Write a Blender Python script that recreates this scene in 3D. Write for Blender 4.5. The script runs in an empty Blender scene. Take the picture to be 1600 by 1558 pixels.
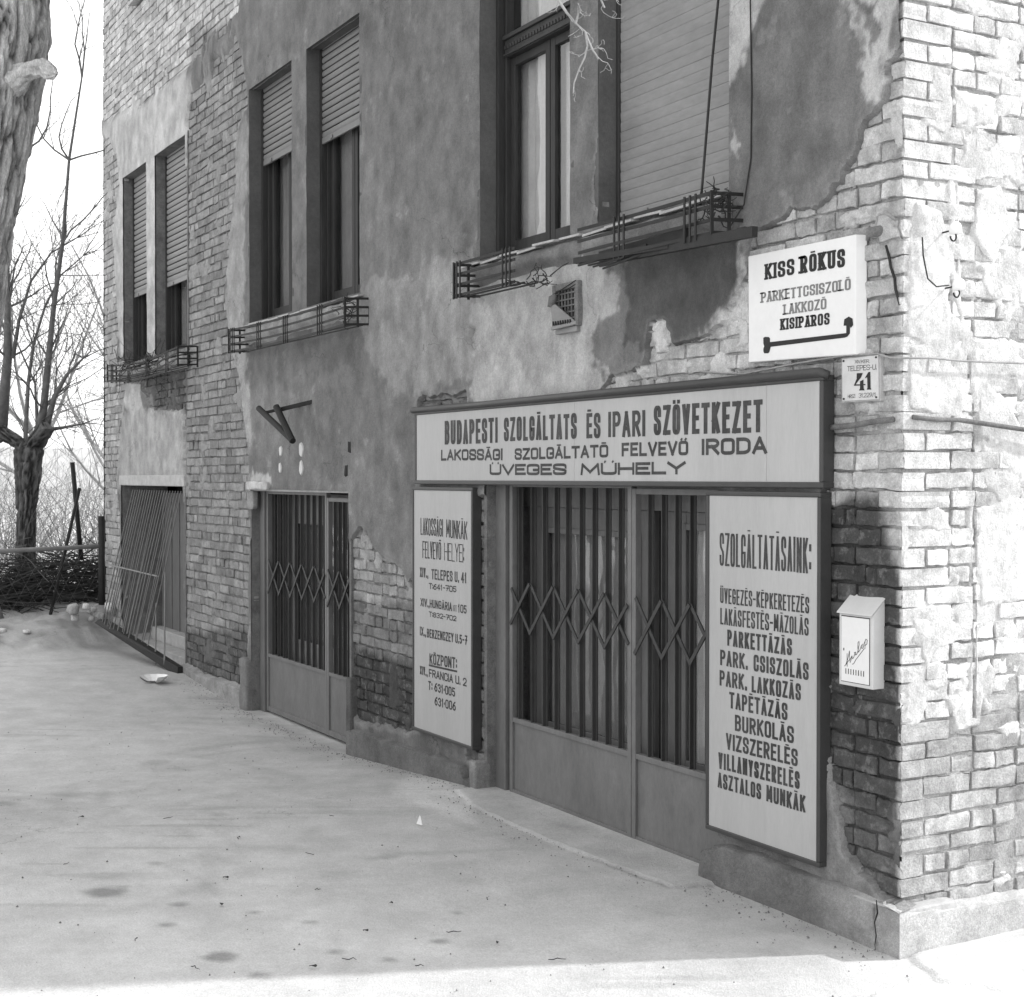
import bpy, math, random
import numpy as np
C = bpy.context.scene.collection
scene = bpy.context.scene
R = math.radians
random.seed(7)

# ------------------------------------------------------------------ camera
cam_d = bpy.data.cameras.new('camera')
cam = bpy.data.objects.new('camera', cam_d)
C.objects.link(cam)
cam.location = (4.212, -4.136, 1.88)
cam.rotation_euler = (R(90 - 0.862), 0, R(150.6 - 90))
cam_d.sensor_width = 36
cam_d.sensor_fit = 'HORIZONTAL'
cam_d.lens = 2260 / 1600 * 36
cam_d.clip_start = 0.05
cam_d.clip_end = 2000
cam_d.dof.use_dof = True
cam_d.dof.focus_distance = 6.8
cam_d.dof.aperture_fstop = 18
scene.camera = cam

# ------------------------------------------------------------------ sky and sun
SUN_EL = R(38)
SUN_DIR = np.array([0.38, 0.925, 0])            # towards the sun on the ground
SUN_AZ = math.atan2(SUN_DIR[0], SUN_DIR[1])
w = bpy.data.worlds.new('World')
scene.world = w
w.use_nodes = True
nt = w.node_tree
nt.nodes.clear()
sky = nt.nodes.new('ShaderNodeTexSky')
sky.sky_type = 'NISHITA'
sky.sun_disc = False
sky.sun_elevation = SUN_EL
sky.sun_rotation = SUN_AZ
sky.air_density = 1.3
sky.dust_density = 3.0
bw = nt.nodes.new('ShaderNodeRGBToBW')
bg = nt.nodes.new('ShaderNodeBackground')
bg.inputs['Strength'].default_value = 0.12
wo = nt.nodes.new('ShaderNodeOutputWorld')
nt.links.new(sky.outputs[0], bw.inputs[0])
hz = nt.nodes.new('ShaderNodeMath'); hz.operation = 'MULTIPLY_ADD'   # thin milky haze evens the whole dome out
hz.inputs[1].default_value = .45; hz.inputs[2].default_value = 5.0
nt.links.new(bw.outputs[0], hz.inputs[0])
nt.links.new(hz.outputs[0], bg.inputs[0])
nt.links.new(bg.outputs[0], wo.inputs[0])
sun_d = bpy.data.lights.new('sun', 'SUN')
sun_d.energy = 2.0
sun_d.angle = R(1.5)
sun_d.color = (1.0, 1.0, 1.0)                   # black and white film: neutral
sun = bpy.data.objects.new('sun', sun_d)
C.objects.link(sun)
sun.rotation_euler = (R(90) - SUN_EL, 0, math.pi - SUN_AZ)
scene.view_settings.view_transform = 'Standard'
scene.view_settings.look = 'None'
scene.view_settings.exposure = 1.15
scene.view_settings.gamma = 1
scene.view_settings.use_curve_mapping = False
scene.cycles.max_bounces = 6
scene.cycles.transparent_max_bounces = 8

# ------------------------------------------------------------------ helpers
def fade(t): return t * t * (3 - 2 * t)
def _h(i, j, k, s):
    n = (i * 374761393 + j * 668265263 + k * 2147483647 + s * 974634777) & 0xffffffff
    n = ((n ^ (n >> 13)) * 1274126177) & 0xffffffff
    n = (n ^ (n >> 16)) & 0xffffffff
    return n / 4294967295.0
def vnoise(x, y, z, s=0):
    x, y, z = np.broadcast_arrays(np.asarray(x, float), np.asarray(y, float), np.asarray(z, float))
    i = np.floor(x).astype(np.int64); j = np.floor(y).astype(np.int64); k = np.floor(z).astype(np.int64)
    u = fade(x - i); v = fade(y - j); q = fade(z - k)
    def hh(a, b, c): return _h(i + a, j + b, k + c, s)
    x0 = hh(0,0,0)*(1-u)+hh(1,0,0)*u; x1 = hh(0,1,0)*(1-u)+hh(1,1,0)*u
    x2 = hh(0,0,1)*(1-u)+hh(1,0,1)*u; x3 = hh(0,1,1)*(1-u)+hh(1,1,1)*u
    return ((x0*(1-v)+x1*v)*(1-q)+(x2*(1-v)+x3*v)*q)*2-1
def fbm(x, y, z, o=3, s=0):
    r = 0; a = 1; t = 0; f = 1
    for n in range(o):
        r = r + a * vnoise(np.asarray(x)*f, np.asarray(y)*f, np.asarray(z)*f, s + n * 17); t += a; a *= .5; f *= 2.03
    return r / t
def sdpoly(px, py, poly):
    """signed distance, positive inside"""
    px = np.asarray(px, float); py = np.asarray(py, float)
    d = np.full(px.shape, 1e9); ins = np.zeros(px.shape, bool)
    n = len(poly)
    for i in range(n):
        ax, ay = poly[i]; bx, by = poly[(i + 1) % n]
        ex, ey = bx - ax, by - ay
        wx, wy = px - ax, py - ay
        t = np.clip((wx*ex + wy*ey) / (ex*ex + ey*ey + 1e-12), 0, 1)
        d = np.minimum(d, (wx - ex*t)**2 + (wy - ey*t)**2)
        c = ((ay > py) != (by > py))
        with np.errstate(divide='ignore', invalid='ignore'):
            xi = ax + (py - ay) * ex / (ey if ey != 0 else 1e-12)
        ins ^= c & (px < xi)
    d = np.sqrt(d)
    return np.where(ins, d, -d)
def sstep(a, b, x):
    t = np.clip((x - a) / (b - a), 0, 1)
    return t * t * (3 - 2 * t)

def link(name, me, mat, parent=None, **kw):
    o = bpy.data.objects.new(name, me)
    if mat is not None and len(me.materials) == 0: me.materials.append(mat)
    C.objects.link(o)
    if parent is not None: o.parent = parent
    for k, v in kw.items(): o[k] = v
    return o
def np_mesh(name, V, F, tone=None, smooth=False):
    """V (n,3), F (m,4) quads (or list of lists)"""
    me = bpy.data.meshes.new(name)
    V = np.asarray(V, np.float32)
    if isinstance(F, np.ndarray):
        m, k = F.shape
        me.vertices.add(len(V)); me.vertices.foreach_set('co', V.ravel())
        me.loops.add(m * k); me.loops.foreach_set('vertex_index', F.astype(np.int32).ravel())
        me.polygons.add(m)
        me.polygons.foreach_set('loop_start', np.arange(0, m * k, k, dtype=np.int32))
        if smooth: me.polygons.foreach_set('use_smooth', np.ones(m, bool))
        me.update(calc_edges=True)
        if smooth == 'sharp': me.set_sharp_from_angle(angle=R(38))
        if smooth == 'chipped': me.set_sharp_from_angle(angle=R(17))
    else:
        me.from_pydata([tuple(map(float, v)) for v in V], [], F)
        if smooth: me.polygons.foreach_set('use_smooth', [True] * len(me.polygons))
        me.update()
    if tone is not None:
        a = me.attributes.new('tone', 'FLOAT', 'POINT')
        a.data.foreach_set('value', np.asarray(tone, np.float32).ravel())
    return me
BOXF = [(0,3,2,1),(4,5,6,7),(0,1,5,4),(1,2,6,5),(2,3,7,6),(3,0,4,7)]
class MB:
    """collects boxes, bars and tubes into one mesh"""
    def __init__(s): s.v = []; s.f = []
    def hexa(s, pts):
        b = len(s.v); s.v += [tuple(p) for p in pts]; s.f += [tuple(b + i for i in q) for q in BOXF]; return s
    def box(s, x0, x1, y0, y1, z0, z1):
        return s.hexa([(x0,y0,z0),(x1,y0,z0),(x1,y1,z0),(x0,y1,z0),(x0,y0,z1),(x1,y0,z1),(x1,y1,z1),(x0,y1,z1)])
    def bar(s, a, b, wd, th, up=(0,0,1)):
        a = np.array(a, float); b = np.array(b, float); d = b - a; d = d / np.linalg.norm(d)
        up = np.array(up, float); sd = np.cross(d, up)
        if np.linalg.norm(sd) < 1e-4: sd = np.cross(d, (0,1,0))
        sd = sd / np.linalg.norm(sd); u2 = np.cross(sd, d)
        o1 = sd * th / 2; o2 = u2 * wd / 2
        return s.hexa([a-o1-o2, a+o1-o2, b+o1-o2, b-o1-o2, a-o1+o2, a+o1+o2, b+o1+o2, b-o1+o2])
    def tube(s, pts, rad, n=6, cap=True):
        pts = [np.array(p, float) for p in pts]
        if not hasattr(rad, '__len__'): rad = [rad] * len(pts)
        base = len(s.v); ref = None
        for i, p in enumerate(pts):
            d = pts[min(i+1, len(pts)-1)] - pts[max(i-1, 0)]
            d = d / (np.linalg.norm(d) + 1e-9)
            if ref is None:
                ref = np.cross(d, (0.31, 0.2, 0.93)); 
                if np.linalg.norm(ref) < .1: ref = np.cross(d, (1, 0, 0))
            ref = ref - d * ref.dot(d); ref = ref / (np.linalg.norm(ref) + 1e-9)
            o = np.cross(d, ref)
            for k in range(n):
                a = 2 * math.pi * k / n
                s.v.append(tuple(p + (ref * math.cos(a) + o * math.sin(a)) * rad[i]))
        for i in range(len(pts) - 1):
            for k in range(n):
                a = base + i*n + k; b = base + i*n + (k+1) % n
                s.f.append((a, b, b + n, a + n))
        if cap:
            s.f.append(tuple(base + k for k in range(n))[::-1])
            s.f.append(tuple(base + (len(pts)-1)*n + k for k in range(n)))
        return s
    def poly(s, pts):
        b = len(s.v); s.v += [tuple(p) for p in pts]; s.f.append(tuple(range(b, b + len(pts)))); return s
    def build(s, name, mat, parent=None, smooth=False, bevel=0, **kw):
        me = bpy.data.meshes.new(name); me.from_pydata(s.v, [], s.f)
        if smooth: me.polygons.foreach_set('use_smooth', [True] * len(me.polygons))
        me.update()
        o = link(name, me, mat, parent, **kw)
        if bevel:
            m = o.modifiers.new('bevel', 'BEVEL'); m.width = bevel; m.segments = 2; m.limit_method = 'ANGLE'
        return o
def empty(name, label, cat, loc=(0,0,0), group=None):
    o = bpy.data.objects.new(name, None); C.objects.link(o); o.location = loc
    o.empty_display_size = .2
    o['label'] = label; o['category'] = cat
    if group: o['group'] = group
    return o
def tag(o, label, cat, group=None):
    o['label'] = label; o['category'] = cat
    if group: o['group'] = group
    return o

# ------------------------------------------------------------------ materials
def mat(name, tone=None, var=.25, scale=6., rough=.9, bump=.0, bscale=40., speck=0., attr=False, stretch=(1,1,1), metallic=0., spec=.3, blot=0., blot_to=.5, blot_scale=9., grit=0., gscale=190., crack=0., crack_scale=1.1):
    """grey procedural material: base tone (constant or 'tone' attribute), noise mottling, specks, bump"""
    m = bpy.data.materials.new(name); m.use_nodes = True
    n = m.node_tree.nodes; L = m.node_tree.links
    p = n['Principled BSDF']
    tc = n.new('ShaderNodeTexCoord'); mp = n.new('ShaderNodeMapping'); mp.inputs['Scale'].default_value = stretch
    geo = n.new('ShaderNodeNewGeometry')
    L.new(geo.outputs['Position'], mp.inputs[0])
    def noise(sc, det=6, ro=.6):
        t = n.new('ShaderNodeTexNoise'); t.inputs['Scale'].default_value = sc; t.inputs['Detail'].default_value = det
        t.inputs['Roughness'].default_value = ro; L.new(mp.outputs[0], t.inputs['Vector']); return t.outputs['Fac']
    def math_(op, a, b=None, clamp=False):
        t = n.new('ShaderNodeMath'); t.operation = op; t.use_clamp = clamp
        for i, v in enumerate((a, b)):
            if v is None: continue
            if isinstance(v, (int, float)): t.inputs[i].default_value = v
            else: L.new(v, t.inputs[i])
        return t.outputs[0]
    def ramp(f, a, b, x=0., y=1.):
        t = n.new('ShaderNodeMapRange'); t.inputs['From Min'].default_value = a; t.inputs['From Max'].default_value = b
        t.inputs['To Min'].default_value = x; t.inputs['To Max'].default_value = y; L.new(f, t.inputs['Value']); return t.outputs[0]
    if attr:
        at = n.new('ShaderNodeAttribute'); at.attribute_name = 'tone'; base = at.outputs['Fac']
    else:
        vv = n.new('ShaderNodeValue'); vv.outputs[0].default_value = tone; base = vv.outputs[0]
    f1 = ramp(noise(scale, 8, .65), .3, .7, 1 - var, 1 + var)
    v = math_('MULTIPLY', base, f1)
    f2 = ramp(noise(scale * 9, 4, .7), .3, .7, 1 - var * .6, 1 + var * .6)
    v = math_('MULTIPLY', v, f2)
    if blot:
        t = ramp(noise(blot_scale, 9, .72), .52, .62, 0, blot)
        mx = n.new('ShaderNodeMix'); L.new(t, mx.inputs[0]); L.new(v, mx.inputs[2]); mx.inputs[3].default_value = blot_to
        v = mx.outputs[0]
    if speck:
        t = ramp(noise(scale * 22, 3, .8), .64, .72, 1, 1 - speck)
        v = math_('MULTIPLY', v, t)
    if grit:
        t = noise(gscale, 4, .75); v = math_('MULTIPLY', v, ramp(t, .36, .64, 1 - grit, 1 + grit))
    if crack:
        vo = n.new('ShaderNodeTexVoronoi'); vo.feature = 'DISTANCE_TO_EDGE'; vo.inputs['Scale'].default_value = crack_scale
        wn = n.new('ShaderNodeTexNoise'); wn.inputs['Scale'].default_value = 3.5; wn.inputs['Detail'].default_value = 8; L.new(geo.outputs['Position'], wn.inputs['Vector'])
        sc_ = n.new('ShaderNodeVectorMath'); sc_.operation = 'MULTIPLY_ADD'; sc_.inputs[1].default_value = (.55, .55, .55); L.new(wn.outputs['Color'], sc_.inputs[0]); L.new(geo.outputs['Position'], sc_.inputs[2])
        L.new(sc_.outputs[0], vo.inputs['Vector'])
        line = ramp(vo.outputs['Distance'], 0, .0045 * crack_scale, 1, 0)
        line.node.clamp = True
        wh = ramp(noise(.9, 3), .50, .58, 0, 1); cr_ = math_('MULTIPLY', line, wh)
        v = math_('MULTIPLY', v, math_('SUBTRACT', 1, math_('MULTIPLY', cr_, crack)))
    v = math_('MINIMUM', v, .86)
    cr = n.new('ShaderNodeCombineColor')
    for i in range(3): L.new(v, cr.inputs[i])
    L.new(cr.outputs[0], p.inputs['Base Color'])
    p.inputs['Roughness'].default_value = rough
    p.inputs['Metallic'].default_value = metallic
    p.inputs['Specular IOR Level'].default_value = spec
    if bump:
        b = n.new('ShaderNodeBump'); b.inputs['Strength'].default_value = 1.0; b.inputs['Distance'].default_value = bump
        hgt = math_('ADD', noise(bscale, 10, .78), math_('MULTIPLY', noise(bscale * .25, 6, .65), 1.0))
        L.new(hgt, b.inputs['Height']); L.new(b.outputs[0], p.inputs['Normal'])
    return m
M = {}
M['brick'] = mat('brick_face', attr=True, var=.38, scale=11, bump=.008, bscale=95, speck=.45, grit=.13, blot=.30, blot_to=.34, blot_scale=14)
M['mortar'] = mat('mortar', attr=True, var=.3, scale=8, bump=.008, bscale=90, grit=.22, speck=.3)
M['plaster'] = mat('old_plaster', attr=True, var=.24, scale=5, bump=.006, bscale=110, speck=.4, stretch=(1,1,.85), grit=.17, crack=.55, crack_scale=1.0)
M['plinth'] = mat('plinth_concrete', attr=True, var=.28, scale=7, bump=.005, bscale=90, speck=.35, grit=.18, crack=.5, crack_scale=1.6)
M['ground'] = mat('pavement_concrete', attr=True, var=.12, scale=3.4, bump=.005, bscale=130, speck=.45, grit=.14, gscale=130, crack=.35, crack_scale=.45)
M['reveal'] = mat('reveal_plaster', .095, grit=.12, var=.2, scale=4, bump=.003, bscale=70)
M['iron'] = mat('dark_iron', .018, var=.3, scale=14, rough=.65, bump=.0008, bscale=160, spec=.3)
M['gate'] = mat('grey_gate_paint', .13, var=.2, scale=5, rough=.5, grit=.05, speck=.3, stretch=(1,1,.4), bump=.0003, bscale=120, spec=.4)
M['lattice'] = mat('lattice_paint', .030, var=.15, scale=9, rough=.5, spec=.4)
M['gate_bar'] = mat('dark_gate_bar_paint', .04, var=.18, scale=9, rough=.5, bump=.0003, bscale=120, spec=.4)
M['frame'] = mat('dark_window_wood', .03, var=.3, scale=10, rough=.6, bump=.001, bscale=90, stretch=(1,1,.15))
M['sash'] = mat('weathered_sash_wood', .22, var=.3, scale=10, rough=.6, bump=.001, bscale=90, stretch=(1,1,.15))
M['slat'] = mat('shutter_slat_paint', .22, var=.14, scale=6, rough=.6, bump=.0006, bscale=120, stretch=(.3,1,1))
M['curtain'] = mat('curtain_cloth', .68, var=.1, scale=5, rough=.95, bump=.0005, bscale=300)
M['curtain_dark'] = mat('door_curtain_cloth', .36, var=.2, scale=4, rough=.95, bump=.0005, bscale=300, stretch=(1,1,.3))
M['door'] = mat('door_wood', .15, var=.2, scale=6, rough=.6, bump=.001, bscale=60, stretch=(1,1,.2))
M['void'] = mat('dark_interior', .02, var=.1)
M['sign'] = mat('sign_sheet', .365, var=.07, scale=4, rough=.45, bump=.0002, bscale=200, spec=.35, stretch=(1,1,.15), grit=.03)
M['white'] = mat('white_enamel', .66, var=.04, scale=4, rough=.35, spec=.5)
M['plate'] = mat('aged_enamel', .50, var=.08, scale=20, rough=.4, spec=.4, speck=.1)
M['sign_frame'] = mat('sign_frame_metal', .04, var=.15, scale=9, rough=.45, spec=.4, bump=.0003, bscale=100)
M['ink'] = mat('sign_paint', .015, var=.3, scale=30, rough=.6)
M['ink_fade'] = mat('faded_sign_paint', .040, var=.5, scale=7, rough=.6)
M['ink_grey'] = mat('grey_sign_paint', .17, var=.1, scale=12, rough=.6)
M['mailbox'] = mat('mailbox_paint', .50, var=.05, scale=12, rough=.4, spec=.4)
M['porcelain'] = mat('porcelain', .75, var=.05, scale=12, rough=.2, spec=.6)
M['tin'] = mat('zinc_sheet', .34, var=.25, scale=12, rough=.5, spec=.4)
M['stone'] = mat('rough_concrete', .14, var=.35, scale=12, grit=.2, bump=.004, bscale=60, speck=.3)
M['bark'] = mat('tree_bark', attr=True, var=.35, scale=14, bump=.02, bscale=60, stretch=(1,1,.35), grit=.2)
M['bark_dark'] = mat('wet_bark', .07, var=.3, scale=14, bump=.008, bscale=45, stretch=(1,1,.3))
M['twig'] = mat('twig_bark', .13, var=.3, scale=14)
M['twig_pale'] = mat('pale_twig_bark', .28, var=.3, scale=20)
M['brush'] = mat('cut_brush', .035, var=.4, scale=10)
M['earth'] = mat('dry_earth', .34, var=.25, scale=4, bump=.02, bscale=14, speck=.3)
M['hedge'] = mat('hazed_far_twigs', .62, var=.2, scale=4)  # pale tone stands in for haze over the far hill
M['house'] = mat('far_render', .8, var=.1, scale=2)
M['roof'] = mat('far_roof', .35, var=.15, scale=3)
M['lintel'] = mat('lintel_concrete', .40, var=.2, scale=10, bump=.003, bscale=60)
def glass():
    m = bpy.data.materials.new('window_glass'); m.use_nodes = True
    n = m.node_tree.nodes; L = m.node_tree.links; n.clear()
    o = n.new('ShaderNodeOutputMaterial'); mx = n.new('ShaderNodeMixShader')
    tr = n.new('ShaderNodeBsdfTransparent'); tr.inputs[0].default_value = (.85,.85,.85,1)
    gl = n.new('ShaderNodeBsdfGlossy'); gl.inputs['Roughness'].default_value = .01; gl.inputs[0].default_value = (.9,.9,.9,1)
    fr = n.new('ShaderNodeFresnel'); fr.inputs[0].default_value = 1.7
    nz = n.new('ShaderNodeTexNoise'); nz.inputs['Scale'].default_value = 2.2
    tc = n.new('ShaderNodeNewGeometry'); L.new(tc.outputs['Position'], nz.inputs['Vector'])
    bp = n.new('ShaderNodeBump'); bp.inputs['Distance'].default_value = .012; L.new(nz.outputs[0], bp.inputs['Height'])
    L.new(bp.outputs[0], gl.inputs['Normal'])
    ng = n.new('ShaderNodeMath'); ng.operation = 'SUBTRACT'; ng.inputs[0].default_value = 1; ng.use_clamp = True
    L.new(tc.outputs['Backfacing'], ng.inputs[1]); mu = n.new('ShaderNodeMath'); mu.operation = 'MULTIPLY'
    L.new(fr.outputs[0], mu.inputs[0]); L.new(ng.outputs[0], mu.inputs[1])
    L.new(mu.outputs[0], mx.inputs[0]); L.new(tr.outputs[0], mx.inputs[1]); L.new(gl.outputs[0], mx.inputs[2])
    L.new(mx.outputs[0], o.inputs[0]); return m
M['glass'] = glass()

# ------------------------------------------------------------------ traced outlines, metres on the facade (x, z)
BRICK=[[(-13.098,8.091),(-13.136,6.013),(-11.683,5.848),(-10.666,5.797),(-9.543,5.788),(-9.094,5.834),(-8.376,5.829),(-7.989,5.877),(-7.802,6.088),(-7.684,6.379)],[(-9.4,5.582),(-8.747,5.641),(-8.341,5.735),(-7.956,5.757),(-7.823,5.546),(-7.726,5.221),(-7.662,5.043),(-7.947,4.885),(-8.017,4.649),(-8.002,4.367),(-8.143,4.11),(-8.181,3.833),(-8.307,3.565),(-8.257,3.275),(-8.118,3.037),(-8.015,2.917),(-7.881,2.685),(-7.815,2.461),(-7.718,2.182),(-7.671,1.907),(-7.607,1.744),(-7.626,1.416),(-7.678,1.03),(-7.717,0.311),(-7.835,0.131),(-7.837,-0.092),(-9.611,-0.085),(-9.649,0.286),(-9.59,1.787),(-9.602,2.533),(-9.554,3.026),(-9.488,5.161),(-9.4,5.582)],[(-12.981,5.921),(-12.471,5.772),(-12.074,5.491),(-11.969,5.045),(-12.315,4.671),(-12.18,4.148),(-12.05,3.49),(-12.139,3.21),(-9.532,3.099),(-9.539,2.53),(-10.014,2.518),(-10.709,2.578),(-11.151,2.868),(-11.782,2.917),(-11.841,2.623),(-12.014,2.202),(-12.134,1.772),(-12.026,1.486),(-11.988,0.342),(-11.776,-0.207),(-13.574,-0.412)],[(-5.517,1.392),(-5.423,1.46),(-5.307,1.528),(-5.15,1.483),(-5.106,1.408),(-4.932,1.336),(-4.743,1.292),(-4.62,1.281),(-4.52,1.21),(-4.325,1.209),(-4.327,0.2),(-4.523,0.157),(-4.936,0.137),(-5.382,0.134),(-5.522,0.225)],[(0.004,3.648),(-0.013,3.56),(-0.069,3.527),(-0.089,3.4),(-0.176,3.343),(-0.223,3.317),(-0.238,3.234),(-0.305,3.14),(-0.323,3.109),(-0.431,3.024),(-0.499,2.998),(-0.651,3.016),(-0.701,3.008),(-0.796,3.008),(-0.924,2.994),(-0.947,2.931),(-0.964,2.789),(-1.047,2.697),(-1.117,2.626),(-1.238,2.569),(-1.388,2.53),(-1.517,2.516),(-1.576,2.63),(-1.706,2.642),(-1.75,2.518),(-1.761,2.446),(-1.932,2.431),(-2.111,2.39),(-2.234,2.309),(-2.234,2.201),(-1.817,2.186),(-0.444,2.27),(-0.436,0.734),(-0.385,0.662),(-0.349,0.507),(-0.309,0.329),(-0.222,0.244),(-0.094,0.197),(0.116,0.151),(0.095,3.821),(0.027,3.791)],[(-3.641,1.782),(-3.268,1.785),(-3.268,0.154),(-3.443,0.085),(-3.651,0.166)],[(-2.186,3.667),(-2.113,3.672),(-1.964,3.647),(-1.963,3.217),(-2.112,3.211),(-2.198,3.308),(-2.223,3.413),(-2.198,3.509)],[(-4.37,2.397),(-4.042,2.406),(-3.649,2.41),(-3.649,2.292),(-4.371,2.279)]]
TONE=[(0.3,0.03,[(-5.36,5.553),(-3.441,4.961),(-3.442,2.284),(-5.373,2.362)]),(0.27,0.04,[(-7.876,3.239),(-5.255,3.219),(-5.314,2.724),(-7.798,2.57)]),(0.31,0.03,[(-7.798,2.57),(-5.371,2.728),(-4.517,2.497),(-4.422,1.224),(-5.377,1.259),(-5.515,1.81),(-7.639,1.798)]),(0.4,0.03,[(-7.93,4.881),(-7.695,4.996),(-7.775,3.34),(-7.687,1.907),(-7.526,1.799),(-7.089,1.864),(-7.09,1.801),(-7.64,1.716),(-8.226,2.705),(-8.307,3.565)]),(0.42,0.03,[(-7.813,2.764),(-7.681,2.674),(-7.523,2.178),(-7.621,2.016),(-7.816,2.405)]),(0.45,0.012,[(-3.589,2.913),(-3.649,2.351),(-3.615,2.291),(-2.111,2.297),(-2.056,2.377),(-2.172,2.497),(-2.209,2.584),(-2.13,2.681),(-2.015,2.753),(-1.998,2.915),(-2.173,2.986),(-2.426,3.087),(-2.695,3.123),(-3.129,3.07),(-3.564,3.066)]),(0.38,0.02,[(-5.312,3.248),(-3.606,3.226),(-3.589,2.952),(-3.648,2.449),(-4.719,2.422),(-5.257,2.811)]),(0.2,0.012,[(-1.905,3.033),(-0.956,2.955),(-0.964,2.761),(-1.047,2.625),(-1.189,2.535),(-1.491,2.489),(-1.761,2.471),(-1.962,2.551),(-1.904,2.676),(-1.962,2.845)]),(0.46,0.012,[(-1.071,4.172),(-0.774,4.082),(-0.843,3.906),(-0.923,3.813),(-0.959,3.751),(-1.041,3.641),(-1.069,3.648)]),(0.46,0.01,[(-1.059,3.486),(-1.027,3.45),(-1.008,3.345),(-1.021,3.295),(-1.059,3.369)]),(0.46,0.015,[(-0.29,3.936),(0.044,3.836),(-0.006,3.559),(-0.069,3.522),(-0.089,3.395),(-0.175,3.332),(-0.22,3.502),(-0.258,3.667)]),(0.26,0.015,[(-0.222,3.839),(-0.106,3.805),(-0.119,3.682),(-0.162,3.565),(-0.214,3.656)]),(0.27,0.012,[(-0.774,4.082),(-0.29,3.936),(-0.258,3.667),(-0.22,3.502),(-0.175,3.332),(-0.238,3.234),(-0.323,3.109),(-0.447,3.008),(-0.933,2.998),(-1.002,3.17),(-1.003,3.315),(-1.05,3.498),(-1.041,3.641),(-0.95,3.749)]),(0.3,0.03,[(-1.002,3.17),(-0.408,3.122),(-0.323,3.094),(-0.499,2.99),(-0.933,2.992),(-1.002,2.997)]),(0.5,0.02,[(-0.956,2.955),(-0.946,2.873),(-1.01,2.679),(-1.065,2.583),(-1.165,2.503),(-1.287,2.474),(-1.312,2.515),(-1.165,2.592),(-1.047,2.741),(-0.978,2.878)]),(0.5,0.05,[(-12.826,6.008),(-9.543,5.8),(-9.339,5.568),(-9.47,3.082),(-9.575,3.028),(-11.726,3.04),(-12.274,3.654)]),(0.44,0.04,[(-12.291,2.642),(-9.539,2.53),(-9.548,1.756),(-12.306,1.735)]),(0.5,0.02,[(-11.837,2.92),(-11.151,2.868),(-11.054,2.592),(-11.598,2.579),(-11.84,2.694)]),(0.36,0.03,[(-0.468,0.756),(-0.389,0.741),(-0.326,0.539),(-0.279,0.336),(-0.058,0.206),(-0.278,0.151),(-0.466,0.239)]),(0.5,0.02,[(-7.557,1.88),(-7.089,1.896),(-7.06,1.791),(-7.59,1.771)])]
BTONE=[(0.56,[(-13.098,8.091),(-7.684,6.379),(-7.99,5.755),(-12.982,5.854)]),(0.37,[(-9.393,6.19),(-7.527,5.685),(-7.573,-0.111),(-9.718,-0.098)]),(0.46,[(-13.453,6.141),(-11.684,5.764),(-11.776,-0.207),(-13.574,-0.412)]),(0.2,[(-11.15,2.97),(-9.513,2.931),(-9.519,2.468),(-10.589,2.573)]),(0.22,[(-9.712,0.374),(-7.649,0.565),(-7.655,-0.122),(-9.719,-0.161)]),(0.44,[(-5.516,1.531),(-4.932,1.371),(-4.471,1.2),(-4.422,0.97),(-4.934,0.906),(-5.518,0.972)]),(0.33,[(-5.518,1.019),(-4.422,1.013),(-4.423,0.673),(-5.496,0.695)]),(0.15,[(-5.52,0.646),(-4.423,0.652),(-4.424,0.121),(-5.522,0.085)]),(0.58,[(-2.172,2.501),(-0.911,2.983),(-0.908,2.239),(-2.172,2.232)]),(0.54,[(-0.958,3.593),(0.095,3.821),(0.107,1.744),(-0.441,1.732),(-0.908,2.411)]),(0.44,[(-0.444,2.351),(-0.233,2.363),(-0.231,2.05),(-0.442,2.001)]),(0.16,[(-0.481,1.785),(-0.167,1.789),(-0.083,1.586),(-0.002,1.489),(0.003,0.73),(-0.059,0.437),(-0.435,0.544)]),(0.24,[(-0.436,0.598),(0.046,0.485),(0.048,0.107),(-0.433,0.111)]),(0.56,[(-0.131,1.841),(0.106,1.843),(0.109,1.396),(0.013,1.389),(0.005,1.489),(-0.058,1.6)]),(0.42,[(-0.451,3.905),(-0.409,3.335),(-0.822,2.97),(-1.287,2.438),(-1.289,3.039)])]
T1=[('BUDAPESTI',-3.878,-3.191,2.082,2.078,0.148),('SZOLGĀLTATS',-3.117,-2.319,2.084,2.081,0.137),('ĒS',-2.224,-2.088,2.08,2.079,0.132),('IPARI',-2.015,-1.682,2.082,2.079,0.13),('SZÖVETKEZET',-1.61,-0.781,2.081,2.076,0.144),('LAKOSSĀGI',-3.929,-3.133,1.981,1.975,0.069),('SZOLGĀLTATÓ',-2.989,-2.015,1.975,1.98,0.067),('FELVEVŐ',-1.891,-1.327,1.982,1.981,0.069),('IRODA',-1.222,-0.75,1.98,1.981,0.076),('ÜVEGES',-3.289,-2.423,1.889,1.889,0.064),('MŰHELY',-2.281,-1.347,1.888,1.892,0.062)]
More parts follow.
